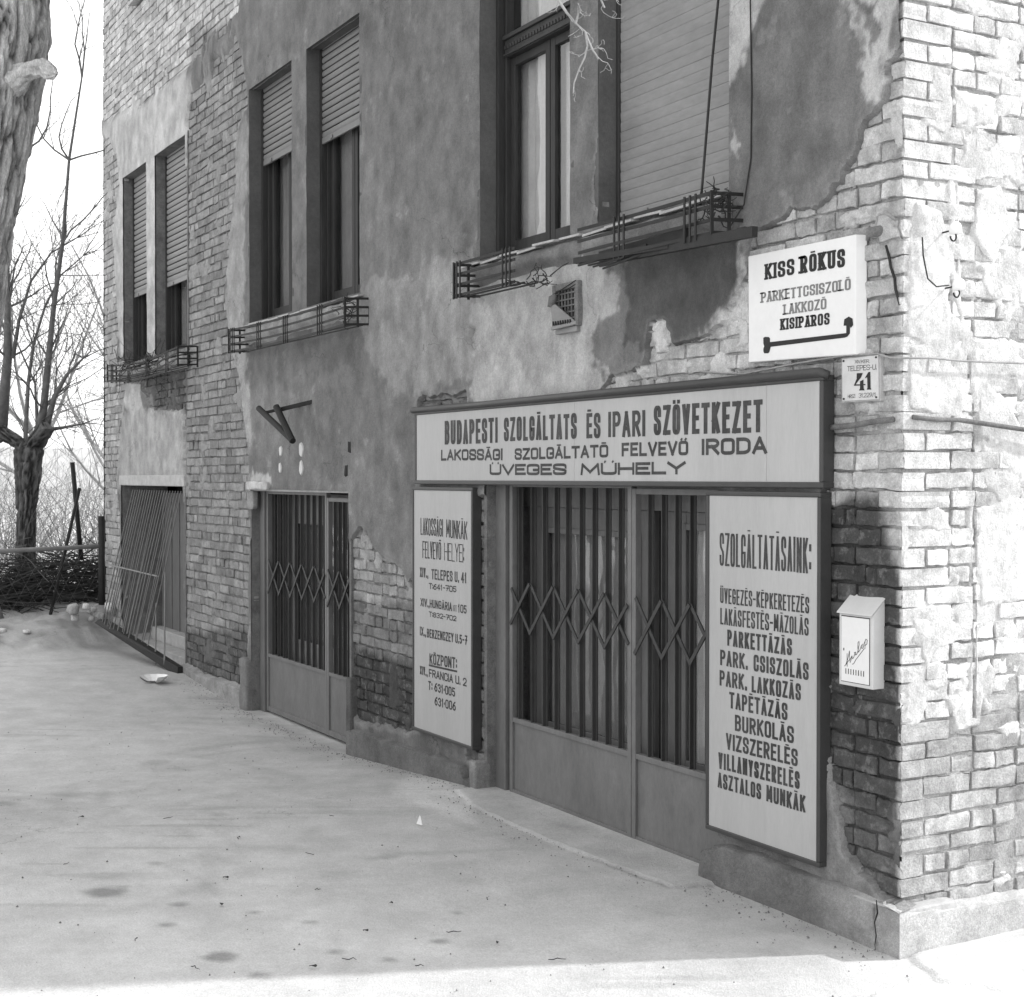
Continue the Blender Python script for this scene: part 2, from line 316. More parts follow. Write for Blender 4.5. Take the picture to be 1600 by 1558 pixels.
T2=[('LAKOSSĀGI',-4.226,-3.903,1.505,1.503,0.11),('MUNKĀK',-3.859,-3.574,1.5,1.497,0.112),('FELVEVŐ',-4.198,-3.93,1.356,1.357,0.11),('HELYEI:',-3.885,-3.616,1.355,1.357,0.111),('XIV.,',-4.236,-4.113,1.231,1.233,0.063),('TELEPES U. 41',-4.067,-3.583,1.227,1.23,0.066),('T:641-705',-4.104,-3.719,1.162,1.166,0.039),('XIV.,HUNGĀRIA',-4.227,-3.78,1.043,1.046,0.053),('KRT',-3.767,-3.711,1.047,1.048,0.04),('105',-3.698,-3.583,1.045,1.044,0.052),('T:832-702',-4.105,-3.719,0.985,0.988,0.034),('IX.,',-4.237,-4.147,0.852,0.852,0.058),('BERZENCZEY U.5-7',-4.133,-3.575,0.849,0.856,0.057),('KÖZPONT:',-4.096,-3.711,0.681,0.696,0.07),('XIV.,',-4.237,-4.124,0.601,0.599,0.055),('FRANCIA U. 2',-4.105,-3.583,0.599,0.602,0.052),('T: 631·005',-4.115,-3.737,0.515,0.517,0.057),('631·006',-4.023,-3.729,0.428,0.431,0.057)]
T2U=[(-4.105,0.667),(-3.711,0.673)]
T3=[('SZOLGĀLTATĀSAINK:',-1.085,-0.46,1.473,1.474,0.15),('ÜVEGEZĒS-KĒPKERETEZĒS',-1.08,-0.472,1.303,1.304,0.07),('LAKĀSFESTĒS-MĀZOLĀS',-1.079,-0.475,1.205,1.21,0.075),('PARKETTĀZĀS',-1.027,-0.581,1.112,1.114,0.073),('PARK.',-1.079,-0.879,1.019,1.019,0.071),('CSISZOLĀS',-0.839,-0.474,1.018,1.023,0.074),('PARK.',-1.083,-0.884,0.924,0.927,0.071),('LAKKOZĀS',-0.852,-0.523,0.924,0.93,0.072),('TAPĒTĀZĀS',-1.012,-0.609,0.83,0.833,0.074),('BURKOLĀS',-0.97,-0.567,0.733,0.741,0.073),('VIZSZERELĒS',-1.035,-0.542,0.639,0.646,0.074),('VILLANYSZERELĒS',-1.091,-0.529,0.542,0.551,0.075),('ASZTALOS',-1.096,-0.784,0.453,0.457,0.07),('MUNKĀK',-0.749,-0.492,0.458,0.458,0.072)]
T4=[('KISS',-0.792,-0.596,2.745,2.745,0.069),('RÓKUS',-0.559,-0.283,2.743,2.738,0.075),('KISIPAROS',-0.687,-0.374,2.515,2.511,0.049)]
T5=[('PARKETTCSISZOLÓ',-0.818,-0.249,2.646,2.641,0.046),('LAKKOZÓ',-0.666,-0.394,2.579,2.577,0.045)]
T6=[('XIV.KER.',-0.243,-0.158,2.341,2.338,0.014),('TELEPES-U.',-0.288,-0.118,2.312,2.309,0.021),('HRSZ:',-0.283,-0.238,2.201,2.202,0.015),('31.229/1',-0.22,-0.121,2.201,2.2,0.018)]
ARROW=[(-0.802,2.491),(-0.791,2.495),(-0.764,2.492),(-0.756,2.485),(-0.756,2.469),(-0.274,2.467),(-0.274,2.497),(-0.29,2.498),(-0.286,2.524),(-0.259,2.533),(-0.237,2.522),(-0.233,2.496),(-0.248,2.485),(-0.252,2.494),(-0.252,2.464),(-0.267,2.452),(-0.282,2.449),(-0.751,2.448),(-0.76,2.426),(-0.768,2.421),(-0.795,2.423),(-0.801,2.432),(-0.801,2.444),(-0.795,2.454),(-0.801,2.466)]
FOUR=[(-0.231,2.301),(-0.196,2.3),(-0.206,2.283),(-0.237,2.256),(-0.212,2.255),(-0.212,2.267),(-0.192,2.273),(-0.192,2.255),(-0.18,2.254),(-0.18,2.25),(-0.192,2.25),(-0.19,2.237),(-0.185,2.229),(-0.218,2.23),(-0.212,2.238),(-0.212,2.25),(-0.248,2.251),(-0.232,2.278)]
ONE=[(-0.153,2.302),(-0.151,2.238),(-0.146,2.23),(-0.173,2.231),(-0.169,2.239),(-0.171,2.281),(-0.183,2.277),(-0.181,2.282),(-0.165,2.301)]
HIR=[[(-0.252,1.108),(-0.244,1.115),(-0.234,1.137),(-0.226,1.161),(-0.223,1.173)],[(-0.236,1.109),(-0.237,1.129),(-0.237,1.161)],[(-0.244,1.114),(-0.232,1.129),(-0.217,1.142),(-0.209,1.154)],[(-0.223,1.171),(-0.223,1.147),(-0.219,1.125),(-0.213,1.14),(-0.208,1.154),(-0.205,1.143),(-0.199,1.148),(-0.192,1.165),(-0.195,1.169),(-0.187,1.172),(-0.188,1.16),(-0.181,1.163),(-0.175,1.175),(-0.167,1.204),(-0.168,1.217),(-0.174,1.212),(-0.175,1.189),(-0.171,1.173),(-0.163,1.182),(-0.155,1.2),(-0.147,1.209),(-0.153,1.191),(-0.145,1.192),(-0.139,1.21),(-0.133,1.219),(-0.134,1.191)],[(-0.139,1.21),(-0.129,1.23),(-0.121,1.227),(-0.123,1.211),(-0.135,1.203)],[(-0.207,1.121),(-0.199,1.123),(-0.187,1.14),(-0.139,1.19)]]
MAIL={'front': [(-0.29,1.323),(-0.088,1.321),(-0.101,1.031),(-0.289,1.03)],'side': [(-0.096,1.384),(-0.106,1.028)],'door': [(-0.268,1.311),(-0.104,1.312),(-0.114,1.047),(-0.272,1.046)],'slots': [(-0.245,1.102),(-0.141,1.1),(-0.244,1.076),(-0.14,1.076)],'top': [(-0.297,1.385)]}
TREE_PTS=[(-4.491,-3.356,-0.509),(-4.425,-3.211,0.447),(-4.351,-3.041,1.685),(-4.308,-2.931,2.783),(-4.274,-2.857,3.207),(-4.239,-2.779,3.738),(-4.212,-2.713,4.305),(-4.227,-2.680,6.287)]
STUB=[(-3.986,-2.627,4.023),(-3.892,-2.561,4.064),(-3.771,-2.508,4.069),(-3.675,-2.462,4.012)]
POLLARD=[(-14.439,-0.593,0.964),(-14.433,-0.560,1.681),(-14.432,-0.542,2.199),(-14.599,-0.832,2.461),(-14.246,-0.409,2.434)]
STEMS=[([(-14.599,-0.832,2.461),(-14.572,-0.756,3.353),(-14.580,-0.751,3.990),(-14.599,-0.759,4.787),(-14.573,-0.682,5.822),(-14.612,-0.715,7.017)],0.075),([(-14.372,-0.430,2.437),(-14.345,-0.372,2.716),(-14.322,-0.312,3.353),(-14.299,-0.252,3.990),(-14.255,-0.149,4.787),(-14.229,-0.072,5.822),(-14.164,0.075,6.857),(-14.128,0.164,7.654)],0.060),([(-14.435,-0.550,2.143),(-14.450,-0.569,2.398),(-14.443,-0.536,3.035),(-14.418,-0.477,3.513),(-14.354,-0.349,3.990),(-14.466,-0.128,4.416),(-14.535,0.166,4.689),(-14.702,0.490,4.983)],0.035),([(-14.326,-0.346,2.477),(-14.280,-0.253,2.875),(-14.206,-0.112,3.154),(-14.314,0.109,3.370),(-14.501,0.394,3.517)],0.045),([(-14.334,-0.360,2.461),(-14.217,-0.152,2.493),(-14.100,0.057,2.541),(-14.295,0.325,2.633)],0.030),([(-14.598,-0.833,2.318),(-14.728,-1.052,2.716),(-14.854,-1.256,3.353)],0.080),([(-14.541,-0.700,3.353),(-14.508,-0.628,3.831),(-14.444,-0.499,4.309),(-14.323,-0.274,4.667),(-14.169,0.004,4.850),(-14.014,0.283,4.930)],0.030),([(-14.424,-0.529,2.199),(-14.381,-0.443,2.517),(-14.400,-0.460,3.035),(-14.232,-0.755,3.642),(-14.145,-0.992,4.164)],0.030)]
TWIG=[[(-0.295,-1.478,3.962),(-0.270,-1.439,3.732),(-0.260,-1.426,3.594),(-0.244,-1.399,3.548),(-0.227,-1.371,3.509),(-0.210,-1.341,3.479),(-0.201,-1.327,3.433)],[(-0.227,-1.371,3.509),(-0.223,-1.363,3.548),(-0.225,-1.364,3.582),(-0.219,-1.355,3.548)],[(-0.210,-1.341,3.479),(-0.206,-1.335,3.428),(-0.210,-1.344,3.387),(-0.220,-1.362,3.345),(-0.228,-1.378,3.295),(-0.229,-1.381,3.258)],[(-0.206,-1.335,3.456),(-0.197,-1.319,3.415),(-0.189,-1.306,3.392),(-0.186,-1.302,3.380)],[(-0.202,-1.319,3.732),(-0.189,-1.300,3.617),(-0.180,-1.284,3.576),(-0.177,-1.280,3.566)]]

# ------------------------------------------------------------------ the ground
def ground_z(x, y):
    xs = [-60, -14, -12.6, -11.2, -9.5, -8, -5.4, -3.6, -2, 0, 2, 60]
    zs = [.1, .12, .06, .0, -.01, -.12, -.125, -.005, .0, .0, -.01, -.02]
    f = np.interp(x, xs, zs)
    d = np.maximum(0, -np.asarray(y))
    return f * np.exp(-d / 3.)
SPOTS = [(-2.38,-2.53,.07,.13,.42),(-1.27,-2.36,.05,.1,.40),(-2.02,-2.30,.03,.06,.3),(-1.76,-2.43,.035,.05,.3),(-1.0,-2.30,.04,.06,.35),(-1.0,-1.53,.03,.06,.38),
         (-2.3,-1.2,.04,.12,.22),(-3.2,-3.1,.05,.1,.25),(-1.75,-2.05,.025,.04,.3),(-1.5,-1.9,.02,.05,.25),(-2.75,-2.2,.03,.08,.25),(-1.1,-1.95,.03,.05,.3),(-4.6,-2.6,.05,.15,.2),
         (-3.6,-1.6,.04,.1,.15),(-1.3,-1.3,.02,.06,.25),(-.9,-1.8,.02,.04,.3),(-5.6,-1.4,.06,.2,.15)]
def axis(stops):
    out = [np.array([stops[0][0]])]
    for (a, _), (b, s) in zip(stops[:-1], stops[1:]):
        n = max(1, int(round((b - a) / s))); out.append(np.linspace(a, b, n + 1)[1:])
    return np.concatenate(out)
def grid_faces(nx, nz, keep=None):
    i = np.arange(nx * nz).reshape(nx, nz)
    F = np.stack([i[:-1,:-1], i[1:,:-1], i[1:,1:], i[:-1,1:]], -1).reshape(-1, 4)
    if keep is not None: F = F[keep.reshape(-1)]
    return F
def compact(V, F, T):
    u, inv = np.unique(F, return_inverse=True)
    return V[u], inv.reshape(F.shape), T[u]
gx = axis([(-400,0),(-60,40),(-20,4),(-13,.5),(-9,.08),(-4,.04),(2.0,.025),(6,.3),(30,4),(400,40)])
gy = axis([(-400,0),(-40,40),(-8,3),(-4,.2),(-2.6,.025),(-.45,.022),(.0,.010),(1.2,.03),(6,.5),(30,4),(400,40)])
X_, Y_ = np.meshgrid(gx, gy, indexing='ij')
Z_ = ground_z(X_, Y_)
near = (np.abs(X_) < 14) & (np.abs(Y_) < 7)
Z_ = Z_ + .004 * fbm(X_*.9, Y_*.9, 0, 3, 3) + .0006 * fbm(X_*6, Y_*6, 0, 2, 5)
tone = .56 + .06 * fbm(X_*.5, Y_*.9, 2, 4, 9) - .14 * np.exp(-np.abs(Y_ + .3) / 1.1) * sstep(.4, -.6, X_)  # last term puts the soft shade near the facade into the ground colour
# threshold slab in front of the shop gate, repair slab by the side wall
sl = sdpoly(X_ + .02*fbm(X_*8, Y_*8, 0, 3, 31), Y_ + .02*fbm(X_*8, Y_*8, 5, 3, 32), [(-3.5,.5),(-3.5,-.17),(-3.1,-.30),(-2.2,-.33),(-1.16,-.27),(-1.1,-.05),(-1.1,.5)])
Z_ += .014 * sstep(-.006, .006, sl)
tone = tone - .15 * np.exp(-((sl + .010) / .012)**2) * sstep(-.3, .3, fbm(X_*3, Y_*3, 0, 3, 37))
s2 = sdpoly(X_ + .03*fbm(X_*9, Y_*9, 0, 3, 33), Y_ + .03*fbm(X_*9, Y_*9, 5, 3, 34), [(.02,.05),(.12,-.03),(.30,-.12),(.5,.0),(.9,.45),(1.6,1.6),(1.2,8),(.0,8)])
Z_ += .014 * sstep(-.008, .008, s2)
tone = tone - .09 * np.exp(-((s2 + .012) / .012)**2) * sstep(-.2, .3, fbm(X_*6, Y_*6, 0, 3, 38)) + .03 * sstep(-.01, .03, s2)
for (sx, sy, rx, ry, a) in SPOTS:
    q = fbm(X_*14, Y_*14, sx*3, 3, 41) * .55
    # roundish oil and damp blots
    r0 = math.sqrt(rx * ry) * .85
    dx = (X_ - sx) * -.87 + (Y_ - sy) * .49; dy = (X_ - sx) * .49 + (Y_ - sy) * .87
    rr = np.sqrt((dx / r0)**2 + (dy / (r0 * 1.1))**2) + q
    tone = tone * (1 - a * .75 * sstep(1.35, .8, rr) - a * .45 * sstep(.85, .5, rr))
# swept dust and tyre arcs
for (cx_, cy_, rad, wd, a) in [(-3.2,-4.2,2.3,.05,.06),(-3.2,-4.2,2.46,.03,.05),(-4.5,-3.4,2.6,.06,.06),(-2.2,-4.0,1.9,.03,.05),(-4.0,-.2,1.9,.04,.06),(-4.0,-.2,2.15,.06,.05),(-1.9,-4.4,2.6,.03,.05),(-6,-1.2,1.6,.1,.06)]:
    rr = np.hypot(X_ - cx_, Y_ - cy_) - rad
    br = sstep(-.1, .35, fbm(X_*1.3, Y_*1.3, rad, 3, 51))
    tone = tone * (1 - a * 2.4 * np.exp(-(rr / wd)**2) * br)
ca_ = X_ * .49 + Y_ * .87; cb_ = X_ * -.87 + Y_ * .49       # sweeping and wheel scuffs run across the yard
tone = tone * (1 + .11 * fbm(ca_*1.1 + .5*fbm(X_*.6, Y_*.6, 0, 2, 64), cb_*7, 2, 4, 63) * sstep(-.4, .3, fbm(X_*.7, Y_*.7, 5, 2, 65)))
tone = tone * (1 - .16 * sstep(.30, .46, fbm(ca_*.9, cb_*13, 7, 3, 66)) * sstep(.0, .3, fbm(X_*.9, Y_*.9, 2, 2, 67)))
du = sdpoly(X_ + .08*fbm(X_*4, Y_*4, 0, 3, 35), Y_ + .08*fbm(X_*4, Y_*4, 5, 3, 36), [(-4.3,-.1),(-3.5,-.1),(-3.1,-.32),(-2.6,-.5),(-3.0,-.62),(-3.7,-.55)])
tone = tone + .13 * sstep(-.05, .1, du)
# darker line where pavement meets the wall
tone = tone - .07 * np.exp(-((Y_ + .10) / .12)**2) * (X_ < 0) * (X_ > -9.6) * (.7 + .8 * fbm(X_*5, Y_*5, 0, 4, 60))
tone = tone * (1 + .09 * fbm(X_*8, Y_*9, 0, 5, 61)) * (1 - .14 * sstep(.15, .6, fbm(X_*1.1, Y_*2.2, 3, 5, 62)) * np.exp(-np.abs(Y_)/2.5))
# loose earth and rubble bank at the far end
ed = sstep(-11.3, -11.9, X_ + .35*fbm(X_*.8, Y_*.8, 1, 3, 70) - .12*np.minimum(0, Y_ + 1.5))
bank = .30 * sstep(-11.0, -12.9, X_) * (.8 + .35 * fbm(X_*1.5, Y_*1.5, 3, 4, 71)) + .05*sstep(0,1,ed)*fbm(X_*7, Y_*7, 3, 4, 72)
hole = sstep(-.9, -.25, Y_) * sstep(-12.1, -11.6, X_)
Z_ = Z_ + np.where(X_ < -10.8, bank * (1 - hole), 0)
tone = tone * (1 - ed * (.34 - .35 * fbm(X_*5, Y_*5, 3, 4, 73)))
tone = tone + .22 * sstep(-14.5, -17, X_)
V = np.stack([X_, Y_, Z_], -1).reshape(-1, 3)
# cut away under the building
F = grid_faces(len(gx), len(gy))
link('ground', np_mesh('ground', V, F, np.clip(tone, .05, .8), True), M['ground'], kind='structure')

# ------------------------------------------------------------------ the building
B = empty('apartment_building', 'old brick apartment building with crumbling plaster, barred ground floor openings and roller shutters', 'building', (0, 0, 0))
OPEN = [  # x0, x1, z0, z1 of every opening in the street front
    (-3.42, -1.15, -.5, 1.86), (-7.62, -5.50, -.5, 1.775), (-11.95, -9.60, -.5, 1.79),
    (-3.48, -2.45, 3.18, 5.18), (-2.17, -1.07, 3.19, 5.18),
    (-7.645, -6.63, 3.19, 5.18), (-6.315, -5.293, 3.19, 5.18),
    (-11.83, -10.87, 3.10, 5.17), (-10.555, -9.49, 3.10, 5.17),
    (-11.3, -10.2, 6.95, 8.8), (-7.3, -5.8, 6.95, 8.8), (-3.2, -1.4, 6.95, 8.8)]
XL = -12.78
H = 9.6
def side_map(u, v, z): return np.stack([-v, u, z], -1)
def front_map(u, v, z): return np.stack([u, v, z], -1)
def wall_sheet(name, us, zs, v, tone, holes, fmap, material, keepextra=None, smooth='sharp', parent=B, UW=None):
    U, W = UW if UW is not None else np.meshgrid(us, zs, indexing='ij')
    uc = (us[:-1] + us[1:]) / 2; zc = (zs[:-1] + zs[1:]) / 2
    keep = np.ones((len(uc), len(zc)), bool)
    for (a, b, c, d) in holes:
        keep &= ~(((uc > a) & (uc < b))[:, None] & ((zc > c) & (zc < d))[None, :])
    if keepextra is not None: keep &= keepextra
    Vv = fmap(U, v, W).reshape(-1, 3)
    F = grid_faces(len(us), len(zs), keep)
    Vv, F, T = compact(Vv, F, np.broadcast_to(tone, U.shape).reshape(-1))
    return link(name, np_mesh(name, Vv, F, T, smooth), material, parent)
def with_edges(ax, holes, i, j):
    e = [h[k] for h in holes for k in (i, j) if ax[0] < h[k] < ax[-1]]
    a = np.array(ax)
    for q in e:
        k = np.argmin(np.abs(a - q)); a[k] = q
    return np.unique(a)
def snap(U, W, us, zs, sd, cell):
    gu, gz = np.gradient(sd, us, zs); g2 = gu*gu + gz*gz + 1e-6
    m = (np.abs(sd) < .55 * cell) & (g2 > .2) & (g2 < 6)
    return U - np.where(m, sd * gu / g2, 0), W - np.where(m, sd * gz / g2, 0), np.where(m, 1e-5, sd)
def sd_union(U, W, polys):
    d = np.full(U.shape, -9.)
    for p in polys:
        q = np.array(p)
        lo = q.min(0) - .35; hi = q.max(0) + .35
        m = (U > lo[0]) & (U < hi[0]) & (W > lo[1]) & (W < hi[1])
        if m.any():
            dd = np.full(U.shape, -9.); dd[m] = sdpoly(U[m], W[m], p); d = np.maximum(d, dd)
    return d
# ---- bricks
BTONE = [(1.16 * t_**1.62, p_) for t_, p_ in BTONE]
TONE = [(1.52 * t_**1.83, s_, p_) for t_, s_, p_ in TONE]
def region_tone(U, W, regs, base):
    n1 = .06 * fbm(U*5, W*5, 1, 3, 90); n2 = .06 * fbm(U*5, W*5, 7, 3, 91)
    t = np.full(U.shape, base, float)
    for (val, p) in regs:
        d = sdpoly(U + n1, W + n2, p)
        a = sstep(-.03, .03, d); t = t * (1 - a) + val * a
    return t
# mortar bed of the front and the side wall
us = with_edges(axis([(XL,0),(-6,.05),(-.013,.022)]), OPEN, 0, 1)
zs = with_edges(axis([(-.4,0),(3.2,.03),(5.4,.05),(H,.2)]), OPEN, 2, 3)
U, W = np.meshgrid(us, zs, indexing='ij')
v = .0155 + .005 * fbm(U*12, W*12, 0, 3, 80) - .007 * sstep(.1, .5, fbm(U*2.3, W*2.3, 0, 3, 84))
wall_sheet('facade_wall', us, zs, v, np.clip(region_tone(U, W, BTONE, .165) * (.92 + .3*fbm(U*6, W*6, 0, 3, 81)), .05, .6), OPEN, front_map, M['mortar'])
us = axis([(.013,0),(1.2,.025),(9.2,.2)]); zs = axis([(-.4,0),(4,.03),(H,.2)])
U, W = np.meshgrid(us, zs, indexing='ij')
v = .0120 + .006 * fbm(U*14, W*14, 0, 3, 82) - .009 * sstep(.05, .45, fbm(U*3, W*3, 0, 3, 85))
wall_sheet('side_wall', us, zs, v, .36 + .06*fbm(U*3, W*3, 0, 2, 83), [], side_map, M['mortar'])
# closed shell: far walls and roof keep the daylight out of the rooms
mb = MB(); mb.box(XL + .001, XL + .25, .02, 9.2, -.4, H); mb.box(XL + .25, -.02, 8.95, 9.2, -.4, H)
mb.build('rear_wall', M['stone'], B)
mb = MB(); mb.box(XL + .3, -.03, .62, .8, -.4, H); mb.build('inner_wall', M['void'], B)
mb = MB(); mb.box(XL - .5, .5, -.5, 9.7, H + .001, H + .22); mb.build('roof', M['roof'], B)

E_ = .0045
def brick_batch(specs, fmap, tonef, seed, fine=False):
    """specs rows: u0,u1,z0,z1,depth -> verts (N,V,3), quads, tone (N,V)"""
    S = np.array(specs, float); N = len(S)
    if N == 0: return None
    rng = np.random.RandomState(seed)
    ids = {}; P = []
    KU = [0, 0, .14, .3, .44, .58, .72, .87, 1, 1] if fine else [0, 0, .36, .66, 1, 1]
    KZ = [0, 0, .34, .67, 1, 1] if fine else [0, 0, 1, 1]
    NU, NV, NZ = len(KU), 3, len(KZ)
    EU = np.zeros(NU); EU[1] = 1; EU[-2] = -1; EZ = np.zeros(NZ); EZ[1] = 1; EZ[-2] = -1
    def vid(a, b, c):
        if (a, b, c) not in ids: ids[(a, b, c)] = len(P); P.append((a, b, c))
        return ids[(a, b, c)]
    Q = []
    for a in range(NU-1):
        for c in range(NZ-1): Q.append((vid(a,0,c), vid(a+1,0,c), vid(a+1,0,c+1), vid(a,0,c+1)))
        for b in range(NV-1):
            Q.append((vid(a,b,0), vid(a,b+1,0), vid(a+1,b+1,0), vid(a+1,b,0)))
            Q.append((vid(a,b,NZ-1), vid(a+1,b,NZ-1), vid(a+1,b+1,NZ-1), vid(a,b+1,NZ-1)))
    for b in range(NV-1):
        for c in range(NZ-1):
            Q.append((vid(0,b,c), vid(0,b,c+1), vid(0,b+1,c+1), vid(0,b+1,c)))
            Q.append((vid(NU-1,b,c), vid(NU-1,b+1,c), vid(NU-1,b+1,c+1), vid(NU-1,b,c+1)))
    P = np.array(P)
    L = (S[:,1]-S[:,0])[:,None]; Hh = (S[:,3]-S[:,2])[:,None]; D = S[:,4][:,None]
    ku = np.array(KU)[P[:,0]][None]; eu = EU[P[:,0]][None] * E_
    kz = np.array(KZ)[P[:,2]][None]; ez = EZ[P[:,2]][None] * E_
    u = S[:,0][:,None] + ku * L + eu
    z = S[:,2][:,None] + kz * Hh + ez
    vv = np.where(P[:,1][None] == 0, 0, np.where(P[:,1][None] == 1, E_, D))
    endu = np.isin(P[:,0], (0, NU-1))[None]; endz = np.isin(P[:,2], (0, NZ-1))[None]; fr = (P[:,1] == 0)[None]
    su = np.where(P[:,0] == 0, 1, -1)[None]; sz = np.where(P[:,2] == 0, 1, -1)[None]
    r = E_ * (.35 + .35 * rng.rand(N, 1))
    vv = vv + fr * r * (.55 * endu + .55 * endz)
    u = u + endu * su * fr * r * .5; z = z + endz * sz * fr * r * .5
    # wear: chipped corners, bulging face, slight shift and turn
    nz = fbm(u*16, z*16 + seed, 3, 3, seed)
    edge_ = np.maximum(endu, endz)
    chip = edge_ * np.maximum(0, fbm(u*26, z*26, 5, 2, seed+3) - .05) * .022 + (endu * endz) * np.maximum(0, vnoise(u*9, z*9, 5, seed+7)) * .016
    pit = np.maximum(0, fbm(u*19, z*24, 9, 3, seed+8) - .28) * .022
    vv = vv + fr * (nz * .006 + chip + pit)
    u = u + endu * fbm(u*30, z*40, 1, 2, seed+5) * .0055; z = z + endz * (fbm(u*42, z*24, 2, 3, seed+6) * .0075)
    off = rng.uniform(-.005, .005, (N, 1)) + .006 * (rng.rand(N, 1) > .93); tilt = rng.uniform(-.009, .009, (N, 1))
    vv = vv + (off + tilt * (ku - .5)) * (P[:,1][None] < 2)
    z = z + rng.uniform(-.0035, .0035, (N, 1)) + rng.uniform(-.006, .006, (N, 1)) * (ku - .5) + .004 * fbm(u*1.2, 0*u + np.round(z/.077), 3, 2, seed+12)
    t = tonef(u, z) * rng.uniform(.74, 1.3, (N, 1)) * (1 + .25 * fbm(u*16, z*16, 2, 3, seed+9))
    return fmap(u, vv, z), np.array(Q), np.clip(t, .04, .8)
def corner_specs(course, z0, z1, ranges, u_end, flip, joint, rng, depth=.06):
    return []
COURSE = .077
def course_rows(u0, u1, z, holes, rng, start=None, reverse=False, headers=.45):
    """bricks of one course between u0 and u1 skipping openings, laid away from u1"""
    segs = [(u0, u1)]
    for (a, b, c, d) in holes:
        if z + COURSE*.5 > c and z + COURSE*.5 < d:
            ns = []
            for (p, q) in segs:
                if b <= p or a >= q: ns.append((p, q)); continue
                if a > p: ns.append((p, a))
                if b < q: ns.append((b, q))
            segs = ns
    out = []
    for (p, q) in segs:
        x = q
        first = True
        while x > p + .03:
            L = rng.choice([.128, .262], p=[headers, 1-headers]) + rng.uniform(-.008, .008)
            if first: L *= rng.choice([.5, 1.]); L = max(L, .065)
            if x - L < p + .04: L = x - p
            j = rng.uniform(.003, .011)
            out.append((x - L + j*.5, x - j*.5)); x -= L; first = False
    return out
rng = np.random.RandomState(5)
fs, corner, ss = [], [], []
zc0 = .06
n = 0
z = -.02
while z < H - .08:
    odd = n % 2
    jz = .0045
    cf, cs = (.26, .125) if odd == 0 else (.125, .262)
    jz = rng.uniform(.0034, .0064)
    cf += rng.uniform(-.01, .01); cs += rng.uniform(-.008, .008)
    corner.append((-cf, 0.0, z + jz, z + COURSE - jz, cs))
    for (a, b) in course_rows(XL, -cf - .005, z, OPEN, rng): fs.append((a, b, z + jz, z + COURSE - jz, .045))
    # side wall
    x = cs + .008
    first = True
    while x < 9.1:
        if x < 1.3: L = rng.choice([.128, .262], p=[.45, .55]) + rng.uniform(-.008, .008)
        else: L = .262
        ss.append((x + .005, x + L - .005, z + jz, z + COURSE - jz, .045)); x += L
    z += COURSE; n += 1
fs = np.array(fs); ss = np.array(ss); corner = np.array(corner)
# the plain wall above the picture and far along the side needs no single bricks
cx_ = (fs[:,0] + fs[:,1]) / 2; cz_ = (fs[:,2] + fs[:,3]) / 2
dB = sd_union(cx_, cz_, BRICK)
fs = fs[(dB > -.12) | (cz_ > 6.6)]
cx_ = (fs[:,0] + fs[:,1]) / 2; cz_ = (fs[:,2] + fs[:,3]) / 2
dB = sd_union(cx_, cz_, BRICK)
ftone = lambda u, z: region_tone(u, z, BTONE, .165)
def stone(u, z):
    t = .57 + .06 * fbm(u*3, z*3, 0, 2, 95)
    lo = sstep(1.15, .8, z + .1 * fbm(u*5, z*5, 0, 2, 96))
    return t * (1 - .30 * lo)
CAM = np.array([4.212, -4.136, 1.88])
def show(P, nrm):           # apparent size in the photograph's view
    d = CAM[None] - P; r = np.linalg.norm(d, axis=1)
    return (d @ np.array(nrm)) / r**3
def in_frame(P):
    a = R(150.6); Fw = np.array([math.cos(a), math.sin(a), 0]); Rt = np.array([math.sin(a), -math.cos(a), 0])
    d = P - CAM[None]; dep = d @ Fw
    px = 800 + 2260 * (d @ Rt) / dep; py = 745 - 2260 * d[:,2] / dep
    return (px > -5) & (px < 1610) & (py > -10) & (py < 1560)
# hidden behind the boards: never counted among the ones that show
def behind(x, z):
    return ((x > -4.45) & (x < -.42) & (z > 1.8) & (z < 2.32)) | ((x > -1.3) & (x < -.5) & (z > .2) & (z < 1.8)) | ((x > -4.45) & (x < -3.66) & (z > .2) & (z < 1.8)) | ((x > -.98) & (x < -.2) & (z > 2.38) & (z < 2.88))
c3 = np.stack([(corner[:,0]+corner[:,1])/2, 0*corner[:,0], (corner[:,2]+corner[:,3])/2], 1)
f3 = np.stack([cx_, 0*cx_, cz_], 1); s3 = np.stack([0*ss[:,0], (ss[:,0]+ss[:,1])/2, (ss[:,2]+ss[:,3])/2], 1)
sc_c = np.where(in_frame(c3) & (c3[:,2] > .18), 9., 0)
sc_f = show(f3, (0,-1,0)) * (fs[:,1]-fs[:,0]) * in_frame(f3) * ((dB > 0.03) | (cz_ > 6.6)) * ~behind(cx_, cz_) * (cz_ > .2)
sc_s = show(s3, (1,0,0)) * (ss[:,1]-ss[:,0]) * in_frame(s3) * (s3[:,2] > .2)
allsc = np.sort(np.concatenate([sc_c, sc_f, sc_s]))[::-1]
thr = allsc[300]
def put_bricks(VV, Q, T, pick, nm):
    if nm == 'c':           # the end that turns onto the side wall carries that wall's limewash
        st = stone(VV[..., 1], VV[..., 2]); T = np.where(VV[..., 0] > -.012, st, T)
    for i in np.nonzero(pick)[0]:
        c = VV[i].mean(0)
        o = link('brick', np_mesh('brick', VV[i] - c, Q, T[i], 'chipped'), M['brick'], B); o.location = c
    rest = ~pick
    if rest.any():
        vr = VV[rest]; k = vr.shape[1]
        Fq = (Q[None] + (np.arange(len(vr)) * k)[:, None, None]).reshape(-1, 4)
        link({'c': 'corner_brickwork', 'f': 'facade_brickwork', 's': 'side_brickwork'}[nm], np_mesh('brickwork', vr.reshape(-1, 3), Fq, T[rest].ravel(), 'chipped'), M['brick'], B, kind='stuff')
